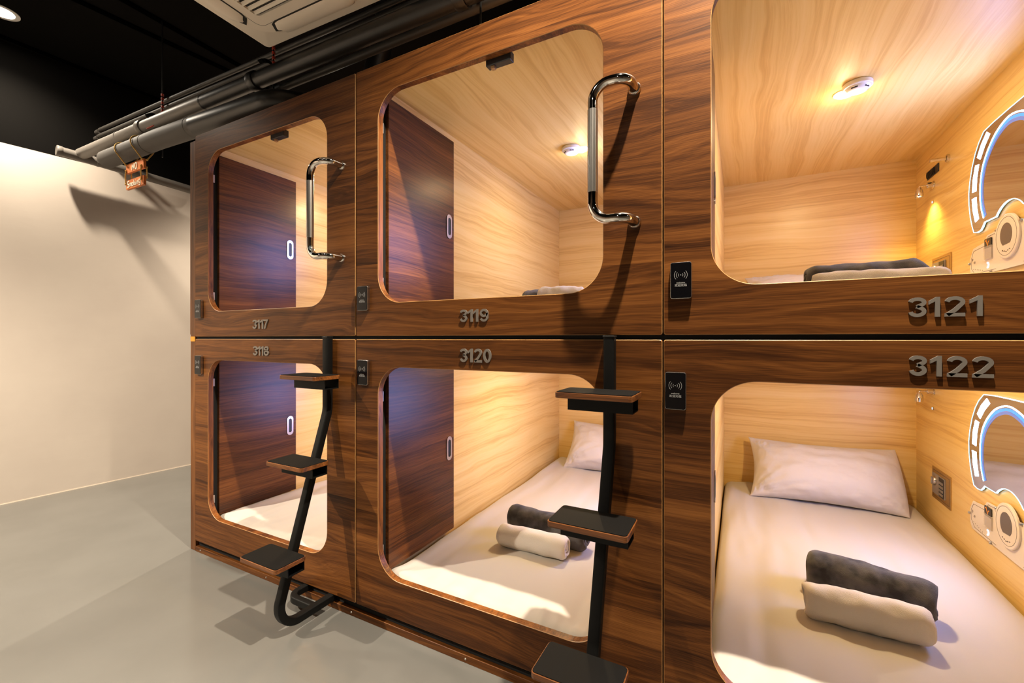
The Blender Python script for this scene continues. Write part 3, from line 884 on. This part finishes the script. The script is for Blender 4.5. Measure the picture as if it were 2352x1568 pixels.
def make_mirror(k, row):
    n = NUM[(k, row)]; z = ROWS[row]['z']; xw = SEAM[k]+WX1
    t = thing('light_mirror', 'shaped wall mirror with glowing blue white bands in pod %s' % n, 'mirror', (xw, 0, z), group='lit mirrors in the pods')
    bm = bmesh.new(); fs = prism(bm, mirror_outline(), YZ, -0.010, -0.004, 0, 0, 1)
    obj('glass', bm, [M['mirror'], M['mirror_edge']], t)
    bm = bmesh.new(); prism(bm, [(YC+(p[0]-YC)*0.9, 0.74+(p[1]-0.74)*0.88) for p in mirror_outline()], YZ, -0.004, 0.0); obj('backing', bm, M['black_plastic'], t)
    full = [(YC-d, zz) for d, zz in ARC]+[(YC+d, zz) for d, zz in ARC[::-1]][1:]
    sm = []
    for i in range(len(full)-1):
        p0 = full[max(i-1, 0)]; p1 = full[i]; p2 = full[i+1]; p3 = full[min(i+2, len(full)-1)]
        for s in range(4):
            u = s/4
            sm.append(tuple(0.5*((2*p1[c])+(-p0[c]+p2[c])*u+(2*p0[c]-5*p1[c]+4*p2[c]-p3[c])*u*u+(-p0[c]+3*p1[c]-3*p2[c]+p3[c])*u**3) for c in (0, 1)))
    sm.append(full[-1])
    bm = bmesh.new(); stroke(bm, [(YC+(p[0]-YC)*0.992, 0.76+(p[1]-0.76)*0.990) for p in mirror_outline()], 0.0030, YZ, -0.0110, -0.0099, True); obj('edge_light', bm, M['mirror_edge'], t, label='glowing glass edge')
    bm = bmesh.new(); stroke(bm, sm, 0.0062, YZ, -0.0113, -0.0099); obj('arc_light', bm, M['led'], t, label='white arc of light')
    for kk, ww, mm in ((0.952, 0.012, 'led_soft'), (0.905, 0.012, 'led_faint')):  # bands that paint the arc's fading glow onto the glass
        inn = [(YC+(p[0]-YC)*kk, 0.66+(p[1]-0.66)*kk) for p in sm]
        bm = bmesh.new(); stroke(bm, inn, ww, YZ, -0.0108, -0.0099); obj('arc_halo', bm, M[mm], t, label='soft blue glow of the arc painted as a band')
    seg_yz = [[(0.176, 0.958), (0.150, 0.939), (0.235, 0.860), (0.262, 0.878)],
              [(0.278, 0.848), (0.247, 0.843), (0.273, 0.730), (0.309, 0.734)],
              [(0.311, 0.704), (0.272, 0.704), (0.249, 0.600), (0.279, 0.592)]]
    for sg in (1, -1):
        for q in seg_yz:
            bm = bmesh.new()
            # subdivide edges a little so that the outer side follows the curve
            p = [Vector(v) for v in q]
            mid_o = (p[0]+p[3])/2+Vector((0.008, 0.002)); mid_i = (p[1]+p[2])/2+Vector((0.006, 0.002))
            pts = [p[0], p[1], mid_i, p[2], p[3], mid_o]
            prism(bm, [(YC+sg*v.x, v.y) for v in pts], YZ, -0.0113, -0.0099)
            obj('light_segment', bm, M['led'], t)
    l = bpy.data.lights.new('mirror_lamp', 'AREA'); l.shape = 'ELLIPSE'; l.size = 0.5; l.size_y = 0.36; l.energy = P_MIR; l.color = COOL
    o = bpy.data.objects.new('mirror_lamp', l); o.location = (xw-0.02, YC, z+0.76); o.rotation_euler = (0, R(90), 0); link(o)
P_MIR = 9.5
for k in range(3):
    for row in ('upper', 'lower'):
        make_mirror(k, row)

def make_panel(row):
    n = NUM[(2, row)]; z = ROWS[row]['z']; xw = SEAM[2]+WX1; cz = CZ
    t = thing('control_panel', 'pale acrylic control panel with round speaker in pod %s' % n, 'control panel', (xw, 0, z), group='acrylic control panels')
    half = [(0.0, 0.516), (0.09, 0.516), (0.175, 0.511), (0.201, 0.485), (0.302, 0.474), (0.332, 0.432), (0.332, 0.372), (0.312, 0.345)]
    out = [(YC+d, zz) for d, zz in half]+[(YC-d, zz) for d, zz in half[::-1]][:-1]
    bm = bmesh.new(); prism(bm, out, YZ, -0.010, -0.005, 0, 0.0010); obj('plate', bm, M['acrylic'], t)
    bm = bmesh.new()
    ln = lambda pts: stroke(bm, pts, 0.0014, YZ, -0.0105, -0.0099)
    ln([(YC+0.10, 0.356), (YC+0.285, 0.358), (YC+0.318, 0.385), (YC+0.318, 0.430), (YC+0.296, 0.462), (YC+0.195, 0.468)])
    ln([(YC-0.10, 0.356), (YC-0.285, 0.358), (YC-0.318, 0.385), (YC-0.318, 0.430), (YC-0.296, 0.462), (YC-0.12, 0.462)])
    ln([(YC+0.170, 0.490), (YC+0.165, 0.502), (YC+0.110, 0.505), (YC+0.102, 0.492)])
    for i in range(6):
        prism(bm, [(YC+0.295-0.016*i+p[0], 0.380-0.003*i+p[1]) for p in circ(0.002, 6)], YZ, -0.0105, -0.0099)
    obj('printed_line', bm, M['acrylic_line'], t)
    ring = lambda a, b, h: (h, YC+a, cz+b)
    bm = bmesh.new(); lathe(bm, [(0.089, -0.0102), (0.089, -0.0165), (0.086, -0.0185), (0.0, -0.0185)], ring, 48, cap=False); sp = obj('speaker', bm, M['acrylic'], t, 30)
    bm = bmesh.new(); stroke(bm, [(YC+p[0], cz+p[1]) for p in circ(0.076, 40)], 0.0012, YZ, -0.0190, -0.0184, True); obj('ring_line', bm, M['acrylic_line'], sp)
    bm = bmesh.new()
    face = [(YC+0.044*math.cos(R(a)), cz+0.006+0.047*math.sin(R(a))) for a in range(-58, 239, 12)]
    prism(bm, face, YZ, -0.0192, -0.0184); obj('screen', bm, M['speaker_face'], sp, label='dark oval screen')
    for i in range(5):
        a = (i-2); zz = cz-0.054-0.0035*(2-abs(a))
        bm = bmesh.new(); prism(bm, rrect(YC-a*0.013-0.0042, YC-a*0.013+0.0042, zz-0.002, zz+0.002, 0.0019, 3), YZ, -0.0192, -0.0184); obj('button', bm, M['acrylic_line'], sp)
    bm = bmesh.new(); prism(bm, rrect(YC+0.122, YC+0.190, 0.402, 0.462, 0.004, 3), YZ, -0.016, -0.0102); cp = obj('card_pocket', bm, M['clear'], t)
    bm = bmesh.new(); prism(bm, rrect(YC+0.128, YC+0.184, 0.407, 0.458, 0.003, 3), YZ, -0.0148, -0.0118); obj('key_card', bm, M['card'], cp)
    bm = bmesh.new(); prism(bm, rrect(YC+0.128, YC+0.184, 0.453, 0.494, 0.003, 3), YZ, -0.0150, -0.0114); obj('dark_card', bm, M['card_dark'], cp)
    bm = bmesh.new()
    stroke(bm, [(YC+0.176, 0.484), (YC+0.168, 0.489), (YC+0.163, 0.477), (YC+0.156, 0.464), (YC+0.150, 0.478), (YC+0.142, 0.482)], 0.004, YZ, -0.0155, -0.0149)
    obj('card_print', bm, M['orange'], cp)
    bm = bmesh.new(); stroke(bm, arc2(YC+0.168, 0.381, 0.007, 0.010, 60, 300, 12), 0.005, YZ, -0.0115, -0.0099); obj('moon_button', bm, M['blue_led'], t, label='blue glowing moon button')
    for dy, zz, rr_ in ((0.306, 0.425, 0.006), (0.284, 0.409, 0.005)):
        bm = bmesh.new(); lathe(bm, [(rr_, -0.0099), (rr_, -0.0130), (rr_*0.6, -0.0140), (0, -0.012)], lambda a, b, h, dy=dy, zz=zz: (h, YC+dy+a, zz+b), 14, cap=False); obj('socket', bm, M['brushed'], t)
    for dy, zz in ((0.330, 0.410), (-0.330, 0.410), (0.137, 0.348), (-0.137, 0.348), (0.09, 0.513), (-0.09, 0.513)):
        bm = bmesh.new(); lathe(bm, [(0.006, 0.0), (0.006, -0.015), (0.0045, -0.017), (0, -0.017)], lambda a, b, h, dy=dy, zz=zz: (h, YC+dy+a, zz+b), 14, cap=False); obj('standoff_bolt', bm, M['brushed'], t, 40)
    return t
make_panel('lower'); make_panel('upper')

def make_safe(row):
    n = NUM[(2, row)]; z = ROWS[row]['z']; xw = SEAM[2]+WX1
    t = thing('wall_safe', 'gold framed keypad safe in the right wall of pod %s' % n, 'safe', (xw, 0, z), group='small wall safes')
    bm = bmesh.new(); prism(bm, rrect(1.644, 1.888, 0.337, 0.507, 0.002, 2), YZ, -0.004, 0.0, 0, 0.001); obj('frame', bm, M['gold'], t)
    bm = bmesh.new(); stroke(bm, [(1.660, 0.352), (1.872, 0.352), (1.872, 0.492), (1.660, 0.492)], 0.002, YZ, -0.0045, -0.0039, True); obj('frame_line', bm, M['acrylic_line'], t)
    bm = bmesh.new(); prism(bm, rrect(1.705, 1.868, 0.368, 0.478, 0.004, 3), YZ, -0.010, -0.0039, 0, 0.001); d = obj('door', bm, M['safe_grey'], t)
    bm = bmesh.new(); lathe(bm, [(0.024, -0.0099), (0.024, -0.016), (0.020, -0.021), (0.0, -0.021)], lambda a, b, h: (h, 1.828+a, 0.440+b), 28, cap=False); kn = obj('knob', bm, M['brushed'], d, 40)
    bm = bmesh.new(); box(bm, -0.027, -0.0205, 1.8255, 1.8305, 0.420, 0.460, 0, 0.001, 1); obj('knob_grip', bm, M['brushed'], d)
    bm = bmesh.new(); prism(bm, rrect(1.709, 1.772, 0.372, 0.474, 0.003, 3), YZ, -0.0115, -0.0099); kp = obj('keypad', bm, M['black_plastic'], d)
    bm = bmesh.new()
    for i in range(3):
        for j in range(4):
            y0 = 1.716+i*0.018; z0 = 0.380+j*0.020
            prism(bm, rrect(y0, y0+0.012, z0, z0+0.013, 0.002, 2), YZ, -0.0135, -0.0114)
    key = obj('keys', bm, M['safe_grey'], d)
make_safe('lower'); make_safe('upper')

def make_reading_lamp(row, lit):
    n = NUM[(2, row)]; z = ROWS[row]['z']; xw = SEAM[2]+WX1
    t = thing('reading_lamp', 'steel bell shaped reading lamp on the right wall of pod %s' % n, 'reading lamp', (xw, 1.876, z+0.921), group='bell shaped reading lamps')
    side = lambda a, b, h: (h, a, b)
    bm = bmesh.new(); lathe(bm, [(0.021, 0.0), (0.021, -0.004), (0.015, -0.005), (0.015, -0.028), (0.013, -0.030), (0, -0.030)], side, 24, cap=False); obj('wall_base', bm, M['chrome'], t, 40)
    bm = bmesh.new(); sweep(bm, fillet([(-0.028, 0, 0.002), (-0.062, 0, 0.0), (-0.062, 0, -0.014)], 0.008, 6), circ(0.0045, 10)); obj('arm', bm, M['chrome'], t, 50)
    bm = bmesh.new(); lathe(bm, [(0.0, -0.006), (0.009, -0.008), (0.016, -0.024), (0.0195, -0.050), (0.018, -0.060), (0.0165, -0.058), (0.0165, -0.050)], lambda a, b, h: (-0.062+a, b, h), 24, cap=False); obj('shade', bm, M['chrome'], t, 40)
    bm = bmesh.new(); lathe(bm, [(0.0163, -0.053), (0.0, -0.054)], lambda a, b, h: (-0.062+a, b, h), 20, cap=False); obj('lens', bm, M['read_lens'] if lit else M['white_plastic'], t)
    if lit:
        spotlamp('reading_lamp_bulb', (xw-0.062, 1.876, z+0.921-0.062), 14.0, (1.0, 0.70, 0.20), 0.014, 'SPOT', (0, R(2), 0), R(120), 1.0)
make_reading_lamp('upper', True); make_reading_lamp('lower', False)

xw = SEAM[2]+WX1
side = lambda a, b, h: (h, a, b)
t = thing('coat_peg', 'short steel rail peg above the black vent in pod 3121', 'coat peg', (xw, 1.681, DZ+0.997))
bm = bmesh.new(); lathe(bm, [(0.020, 0.0), (0.020, -0.008), (0.012, -0.010)], side, 24, cap=False); obj('wall_base', bm, M['chrome'], t, 40)
bm = bmesh.new(); lathe(bm, [(0.009, -0.008), (0.009, -0.062), (0.0105, -0.062), (0.0105, -0.073), (0, -0.074)], side, 20, cap=False); obj('peg', bm, M['chrome'], t, 40)
t = thing('air_vent', 'small black louvred vent on the right wall of pod 3121', 'air vent', (xw, 1.800, DZ+0.972))
bm = bmesh.new(); prism(bm, rrect(0, 0.165, 0, 0.046, 0.002, 2), YZ, -0.004, 0, 0, 0.001); obj('plate', bm, M['black_plastic'], t)
for i in range(6):
    bm = bmesh.new(); stroke(bm, arc2(0.142-0.019*i, 0.023, 0.012, 0.018, -70, 70, 6), 0.004, YZ, -0.010, -0.0039); obj('slat', bm, M['black_plastic'], t)
for row in ('upper', 'lower'):
    t = thing('indicator_button', 'tiny blue lit push button below the reading lamp in pod %s' % NUM[(2, row)], 'button', (xw, 1.884, ROWS[row]['z']+0.826), group='tiny lit buttons')
    bm = bmesh.new(); lathe(bm, [(0.010, 0), (0.010, -0.004), (0.006, -0.005)], side, 20, cap=False); obj('bezel', bm, M['silver'], t, 40)
    bm = bmesh.new(); lathe(bm, [(0.006, -0.0045), (0, -0.006)], side, 16, cap=False); obj('light', bm, M['blue_led'], t)

# ---------------------------------------------------------------- ceiling cassette air conditioner
t = thing('air_conditioner', 'ivory ceiling cassette air conditioner hanging under the black ceiling', 'air conditioner', (-2.140, 0.030, 2.70), (0, 0, R(2.45)))
S_ = 0.84                     # local: a to the right of the corner, b towards the room (negative y)
bm = bmesh.new(); prism(bm, [(p[0], -p[1]) for p in rrect(0, S_, 0, S_, 0.022, 6)], XY, 0.0, 0.028, 0, 0.004); obj('panel', bm, M['ac_plastic'], t, 40)
bm = bmesh.new(); box(bm, 0.06, S_-0.06, -S_+0.06, -0.06, 0.0285, 0.30); obj('body', bm, M['black_paint'], t)
def squircle(c, h, e, n=72):
    out = []
    for i in range(n):
        a = 2*math.pi*i/n; ca, sa = math.cos(a), math.sin(a)
        out.append((c+h*math.copysign(abs(ca)**(2/e), ca), -c+h*math.copysign(abs(sa)**(2/e), sa)))
    return out
c = S_/2
bm = bmesh.new()
o1 = squircle(c, 0.385, 4.2); o2 = squircle(c, 0.372, 4.2)
A = [bm.verts.new((p[0], p[1], 0.0)) for p in o1]; B = [bm.verts.new((p[0], p[1], -0.010)) for p in o2]
g0, g1 = 0.175, S_-0.175
hole = [(p[0], -p[1]) for p in rrect(g0, g1, g0, g1, 0.022, 6)]
Hh = [bm.verts.new((p[0], p[1], -0.010)) for p in hole]; Hd = [bm.verts.new((p[0], p[1], -0.0005)) for p in hole]
for i in range(len(A)):
    j = (i+1) % len(A); bm.faces.new((A[i], A[j], B[j], B[i]))
for i in range(len(Hh)):
    j = (i+1) % len(Hh); bm.faces.new((Hh[i], Hh[j], Hd[j], Hd[i]))
es = [bm.edges.get((r_[i], r_[(i+1) % len(r_)])) for r_ in (B, Hh) for i in range(len(r_))]
bmesh.ops.triangle_fill(bm, edges=es, use_beauty=True)
f = bm.faces.new(Hd); f.material_index = 1
bmesh.ops.recalc_face_normals(bm, faces=bm.faces[:])
obj('raised_centre', bm, [M['ac_plastic'], M['ac_dark']], t, 30)
bm = bmesh.new(); stroke(bm, [(p[0], -p[1]) for p in rrect(g0-0.05, g1+0.05, g0-0.05, g1+0.05, 0.035, 6)], 0.0016, XY, -0.0104, -0.0099, True)
obj('grille_joint', bm, M['ac_dark'], t)
gr = None
for i in range(17):
    b_ = g0+0.012+i*(g1-g0-0.024)/16
    bm = bmesh.new()
    prism(bm, [(-b_, -0.0105), (-b_-0.004, -0.0105), (-b_-0.012, -0.001), (-b_-0.008, -0.001)], lambda a, b, d: (d, a, b), g0+0.001, g1-0.001)
    obj('grille_slat', bm, M['ac_plastic'], t)
for q in range(4):
    rot = Matrix.Translation((c, -c, 0)) @ Matrix.Rotation(q*math.pi/2, 4, 'Z') @ Matrix.Translation((-c, c, 0))
    bm = bmesh.new()
    prism(bm, [(p[0], -p[1]) for p in ((0.165, 0.078), (0.205, 0.062), (S_-0.205, 0.062), (S_-0.165, 0.078), (S_-0.19, 0.118), (S_-0.22, 0.128), (0.22, 0.128), (0.19, 0.118))], XY, -0.0122, -0.009)
    for v in bm.verts: v.co = rot @ v.co
    obj('outlet_slot', bm, M['ac_dark'], t)
    bm = bmesh.new()
    pr = [(0.034, 0.000), (0.045, -0.012), (0.075, -0.019), (0.105, -0.018), (0.122, -0.0125), (0.122, -0.002)]
    N_ = 20; rings = []
    for i in range(N_+1):
        u = i/N_; xx = 0.185+u*(S_-0.37)
        e = min(u, 1-u)/0.09
        k_ = 1 if e > 1 else max(0.25, math.sqrt(max(0, 1-(1-e)**2)))
        rings.append([bm.verts.new((xx, -(0.080+(p[0]-0.080)*k_), p[1]*(0.6+0.4*k_))) for p in pr])
    for i in range(N_):
        for j in range(len(pr)):
            j2 = (j+1) % len(pr)
            bm.faces.new((rings[i][j], rings[i][j2], rings[i+1][j2], rings[i+1][j]))
    bm.faces.new(rings[0]); bm.faces.new(rings[-1][::-1])
    for v in bm.verts: v.co = rot @ v.co
    bmesh.ops.recalc_face_normals(bm, faces=bm.faces[:])
    obj('louvre', bm, M['ac_plastic'], t, 40)
for (a, b) in ((0.12, 0.12), (S_-0.12, 0.12), (0.12, S_-0.12), (S_-0.12, S_-0.12)):
    bm = bmesh.new(); sweep(bm, [(a, -b, 0.30), (a, -b, CEIL-2.70)], circ(0.006, 8)); obj('hanger', bm, M['rod'], t)

# ---------------------------------------------------------------- pipes, hangers and the sign
YP = 0.10
def pipe(name, pts, r, label, m, rad=0.06, n=18, cat='pipe', extra=(), dark_from=None):
    t = thing(name, label, cat, pts[0])
    o = Vector(pts[0])
    path = fillet(pts, rad, 10)
    if dark_from is None:
        bm = bmesh.new(); sweep(bm, [p-o for p in path], circ(r, n)); obj('tube', bm, m, t, 50)
    else:
        k = next(i for i, p in enumerate(path) if p.x > dark_from)
        a, b = path[k-1], path[k]; cut = a.lerp(b, (dark_from-a.x)/(b.x-a.x))
        bm = bmesh.new(); sweep(bm, [p-o for p in path[:k]+[cut]], circ(r, n)); obj('tube', bm, m, t, 50)
        bm = bmesh.new(); sweep(bm, [p-o for p in [cut]+path[k:]], circ(r, n)); obj('tube', bm, M['pipe_black'], t, 50, label='black painted length')
    for (p, d, rr_, ln) in extra:
        p = Vector(p)-o; d = Vector(d).normalized()
        bm = bmesh.new(); sweep(bm, [p-d*ln/2, p-d*ln*0.42, p+d*ln*0.42, p+d*ln/2], circ(rr_, n), scale=lambda u: 0.96 if u in (0, 1) else 1.0)
        obj('coupling', bm, M['pipe_black'] if dark_from is not None and p.x+o.x > dark_from else m, t, 40)
    return t
zm = lambda x: 2.668+(x+4.2)*(-0.021)
pipe('drain_pipe', [(-4.60, YP, zm(-4.60)-0.005), (-3.0, YP, zm(-3.0)), (0.6, YP, zm(0.6))], 0.041, 'dark grey drain pipe running over the pod fronts, the middle sized one', M['pipe'], 0, dark_from=-2.86,
     extra=[((-3.95, YP, zm(-3.95)), (1, 0, -0.02), 0.0425, 0.012), ((-3.61, YP, zm(-3.61)), (1, 0, -0.02), 0.050, 0.05), ((-2.86, YP, zm(-2.86)), (1, 0, -0.02), 0.0425, 0.012), ((-2.36, YP, zm(-2.36)), (1, 0, -0.02), 0.050, 0.05), ((-1.0, YP, zm(-1.0)), (1, 0, -0.02), 0.050, 0.05)])
pipe('cross_pipe', [(-4.628, -0.03, 2.655), (-4.602, 0.24, 2.642), (-4.545, 0.95, 2.60)], 0.036, 'short dark cross pipe against the left wall top with a round end cap', M['pipe'], 0,
     extra=[((-4.627, -0.022, 2.655), (0.1, 1, -0.05), 0.039, 0.03), ((-4.606, 0.20, 2.644), (0.13, 1, -0.05), 0.038, 0.015)])
pipe('insulated_pipe', [(-4.17, YP+0.002, 2.545), (-3.4, YP+0.002, 2.535), (-2.2, YP+0.002, 2.487), (-1.90, YP+0.34, 2.486), (-1.75, YP+0.36, 2.95), (-1.75, YP+0.36, CEIL)], 0.060, 'thick black insulated pipe the sign hangs from', M['foam'], 0.16, dark_from=-2.95,
     extra=[((-3.56, YP+0.002, 2.537), (1, 0, -0.02), 0.062, 0.02), ((-3.0, YP+0.002, 2.52), (1, 0, -0.03), 0.0615, 0.012)])
for zz, lab, x0 in ((2.885, 'upper of two thin dark conduits above the drain pipe', -4.60), (2.838, 'lower of two thin dark conduits above the drain pipe', -4.62)):
    pipe('conduit', [(x0, 0.20, zz), (x0+0.03, 0.20, zz+0.012), (-3.2, 0.20, zz-0.025), (1.2, 0.20, zz-0.15)], 0.0135, lab, M['conduit'], 0.0, 12,
         extra=[((x0, 0.20, zz), (1, 0, 0), 0.019, 0.05)])
pipe('condensate_pipe', [(-4.45, 0.28, 2.66), (-3.3, 0.20, 2.63), (1.2, 0.20, 2.60)], 0.020, 'thin dark pipe tucked below the drain pipe', M['conduit'], 0.0, 12)
for x, lab, zb in ((-3.515, 'thin black hanger rod with red collars beside the sign', 2.46), (-2.305, 'thin black hanger rod with red collars beside the air conditioner', 2.38), (-0.95, 'thin black hanger rod above pod 3119', 2.45)):
    t = thing('hanger_rod', lab, 'hanger rod', (x, YP+0.068, CEIL))
    bm = bmesh.new(); sweep(bm, [(0, 0, 0), (0, 0, zb-CEIL)], circ(0.0045, 8)); obj('rod', bm, M['rod'], t)
    if x < -2:
        for i in range(6):
            bm = bmesh.new(); sweep(bm, [(0, 0, 2.745+i*0.027-CEIL), (0, 0, 2.759+i*0.027-CEIL)], circ(0.009, 10)); obj('collar', bm, M['red'], t, label='red collar')
        bm = bmesh.new(); sweep(bm, [(0.01+0.052*math.sin(a), -0.068+0.052*math.cos(a)*1.0, 2.655+0.045*math.sin(a)*0-CEIL+0.048*math.sin(a)) for a in [i*math.pi/10-math.pi*0.2 for i in range(0, 11)]], [(-0.012, -0.0015), (0.012, -0.0015), (0.012, 0.0015), (-0.012, 0.0015)]); obj('strap', bm, M['rod'], t)
        bm = bmesh.new(); box(bm, 0.01, 0.10, -0.095, -0.055, 2.615-CEIL, 2.6185-CEIL); obj('tag', bm, M['red'], t, label='red tag')

# the hanging sign: two boards on rope
t = thing('hanging_sign', 'small two board wooden no smoking sign hung on rope from the thick pipe', 'sign', (-3.712, YP-0.01, 2.545))
SX0, SX1 = -0.124, 0.125
def zrel(v): return v-2.545
def board(z0l, z1l, name):
    bm = bmesh.new()
    prism(bm, [(SX0, zrel(z0l)), (SX1, zrel(z0l)), (SX1, zrel(z1l)), (SX0, zrel(z1l))], XZ, 0.0, 0.016, 0, 0.001)
    return obj(name, bm, M['signwood'], t)
ub = board(2.376, 2.440, 'upper_board'); lb = board(2.263, 2.326, 'lower_board')
# brush lettering, drawn stroke by stroke
bm = bmesh.new()
def bs(pts, w=0.007): stroke(bm, pts, w, XZ, -0.0025, 0.0005)
cz_ = zrel(2.408)
bs([(-0.034, cz_-0.022), (-0.030, cz_+0.018)]); bs([(-0.030, cz_+0.018), (-0.008, cz_-0.018)]); bs([(-0.008, cz_-0.018), (-0.004, cz_+0.022)])
bs(arc2(0.022, cz_, 0.015, 0.021, 80, 425, 18), 0.007)
obj('no_lettering', bm, M['signpaint'], ub)
bm = bmesh.new(); cz_ = zrel(2.293)
bs(arc2(-0.088, cz_+0.013, 0.013, 0.010, 30, 270, 10)+arc2(-0.088, cz_-0.008, 0.013, 0.010, 90, -150, 10))          # S
x = -0.070
bs([(x, cz_-0.016), (x+0.002, cz_+0.006)], 0.006); bs(arc2(x+0.009, cz_-0.002, 0.007, 0.009, 170, 0, 8)+[(x+0.016, cz_-0.016)], 0.006); bs(arc2(x+0.023, cz_-0.002, 0.007, 0.009, 170, 0, 8)+[(x+0.030, cz_-0.016)], 0.006)   # m
bs(arc2(-0.026, cz_-0.005, 0.010, 0.011, 90, 440, 14), 0.006)   # o
bs([(-0.008, cz_-0.016), (-0.006, cz_+0.022)], 0.006); bs([(0.010, cz_+0.007), (-0.006, cz_-0.003), (0.012, cz_-0.016)], 0.006)  # k
bs([(0.020, cz_-0.016), (0.021, cz_+0.004)], 0.006); bs([(0.0215, cz_+0.014), (0.022, cz_+0.019)], 0.006)  # i
bs([(0.032, cz_-0.016), (0.033, cz_+0.006)], 0.006); bs(arc2(0.042, cz_-0.002, 0.008, 0.009, 170, 0, 8)+[(0.050, cz_-0.016)], 0.006)  # n
bs(arc2(0.072, cz_+0.002, 0.011, 0.011, 20, 380, 14), 0.006); bs([(0.084, cz_+0.014), (0.085, cz_-0.012)]+arc2(0.073, cz_-0.014, 0.011, 0.011, 0, -150, 8), 0.006)  # g
obj('smoking_lettering', bm, M['signpaint'], lb)
def rope(pts, r=0.0042):
    bm = bmesh.new()
    sweep(bm, fillet(pts, 0.01, 5), circ(r, 8))
    o = obj('rope', bm, M['rope'], t, 60)
    for p in (pts[0], pts[-1]):
        bm = bmesh.new(); bmesh.ops.create_uvsphere(bm, u_segments=8, v_segments=6, radius=r*1.7)
        for v in bm.verts: v.co = v.co*(1+0.25*noise.noise(v.co*300)) + Vector(p)
        obj('knot', bm, M['rope'], t, 60)
for xs, xd in ((SX0+0.008, -0.055), (SX1-0.010, -0.055)):
    # over the pipe: front strand up, round the top, back strand down
    r_ = 0.067; cyp = 0.012
    loop = [(xs, -0.004, zrel(2.435))]
    for i in range(0, 13):
        a = R(200-20*i)
        loop.append((xs+xd*(0.6+0.4*math.sin(a)) , cyp+r_*math.cos(a), -0.006+r_*math.sin(a)))
    loop.append((xs+0.01, 0.020, zrel(2.435)))
    rope(loop)
for xs in (SX0+0.008, SX1-0.022):
    rope([(xs, -0.004, zrel(2.395)), (xs-0.002, -0.006, zrel(2.35)), (xs, -0.004, zrel(2.300))])
    rope([(xs+0.016, 0.020, zrel(2.385)), (xs+0.017, 0.022, zrel(2.34)), (xs+0.016, 0.020, zrel(2.315))])

# ---------------------------------------------------------------- ceiling downlights and added fill lights
CW = (1.0, 0.86, 0.68)
DOWN = [((-4.375, -0.375), 2.1, 'white ring downlight in the black ceiling near the left wall', 141),
        ((0.10, -0.485), 7.2, 'recessed downlight in the black ceiling in front of pod 3121', 125),
        ((-3.42, 1.80), 3.6, 'recessed downlight in the black ceiling over the side alley', 125),
        ((2.6, -0.5), 1.6, 'recessed downlight in the black ceiling at the far right', 125),
        ((-1.3, -1.75), 4.5, 'added unseen narrow fill light in the black ceiling in front of the air conditioner', 50),  # added to bounce light off the floor onto the air conditioner
        ((0.5, -3.2), 1.1, 'added unseen fill light in the black ceiling behind the viewer', 110),  # added front fill for the rolled towels
        ((-1.6, -3.4), 9.0, 'added unseen narrow fill light in the black ceiling left behind the viewer', 75),  # added so the floor throws light up to the air conditioner
        ((-3.6, -2.5), 10.0, 'added unseen fill light in the black ceiling in the near left corner', 125)]  # added to brighten the left wall
P_DOWN = 95
for (x, y), kx, lab, ang in DOWN:
    t = thing('downlight', lab, 'ceiling light', (x, y, CEIL))
    dn = lambda a, b, h: (a, b, h)
    bm = bmesh.new(); lathe(bm, [(0.088, 0.0), (0.088, -0.004), (0.078, -0.006), (0.064, -0.004), (0.062, -0.001)], dn, 40, cap=False); obj('trim_ring', bm, M['white_plastic'], t, 40)
    bm = bmesh.new(); lathe(bm, [(0.062, -0.0015), (0.0, -0.002)], dn, 32, cap=False); obj('lens', bm, M['down_lens'], t)
    spotlamp('downlight_bulb', (x, y, CEIL-0.02), P_DOWN*kx, CW, 0.03, 'SPOT', (0, 0, 0), R(ang), 1.0 if ang == 141 else 0.55)

# ---------------------------------------------------------------- world, camera, view
w = bpy.data.worlds.new('room_air'); SC.world = w; w.use_nodes = True
w.node_tree.nodes['Background'].inputs['Color'].default_value = (0.05, 0.045, 0.04, 1)
w.node_tree.nodes['Background'].inputs['Strength'].default_value = 0.0

cam = bpy.data.cameras.new('camera'); cam.sensor_width = 36.0; cam.sensor_fit = 'HORIZONTAL'
cam.lens = 1000.0/2352*36.0
cam.shift_y = -7.0/2352
cam.clip_start = 0.02
co = bpy.data.objects.new('camera', cam); link(co)
co.location = (0, -1.363, 1.217)
co.rotation_euler = (R(90), 0, math.atan(524/998.0))
SC.camera = co
SC.view_settings.view_transform = 'Standard'
SC.view_settings.look = 'None'
SC.view_settings.exposure = 0.12
SC.view_settings.gamma = 1.0
SC.view_settings.use_curve_mapping = False
SC.cycles.use_denoising = True
SC.cycles.max_bounces = 7
SC.cycles.diffuse_bounces = 4
SC.cycles.glossy_bounces = 3
SC.cycles.use_adaptive_sampling = True
SC.cycles.adaptive_threshold = 0.03
SC.cycles.sample_clamp_indirect = 6.0
SC.cycles.caustics_reflective = False
SC.cycles.caustics_refractive = False
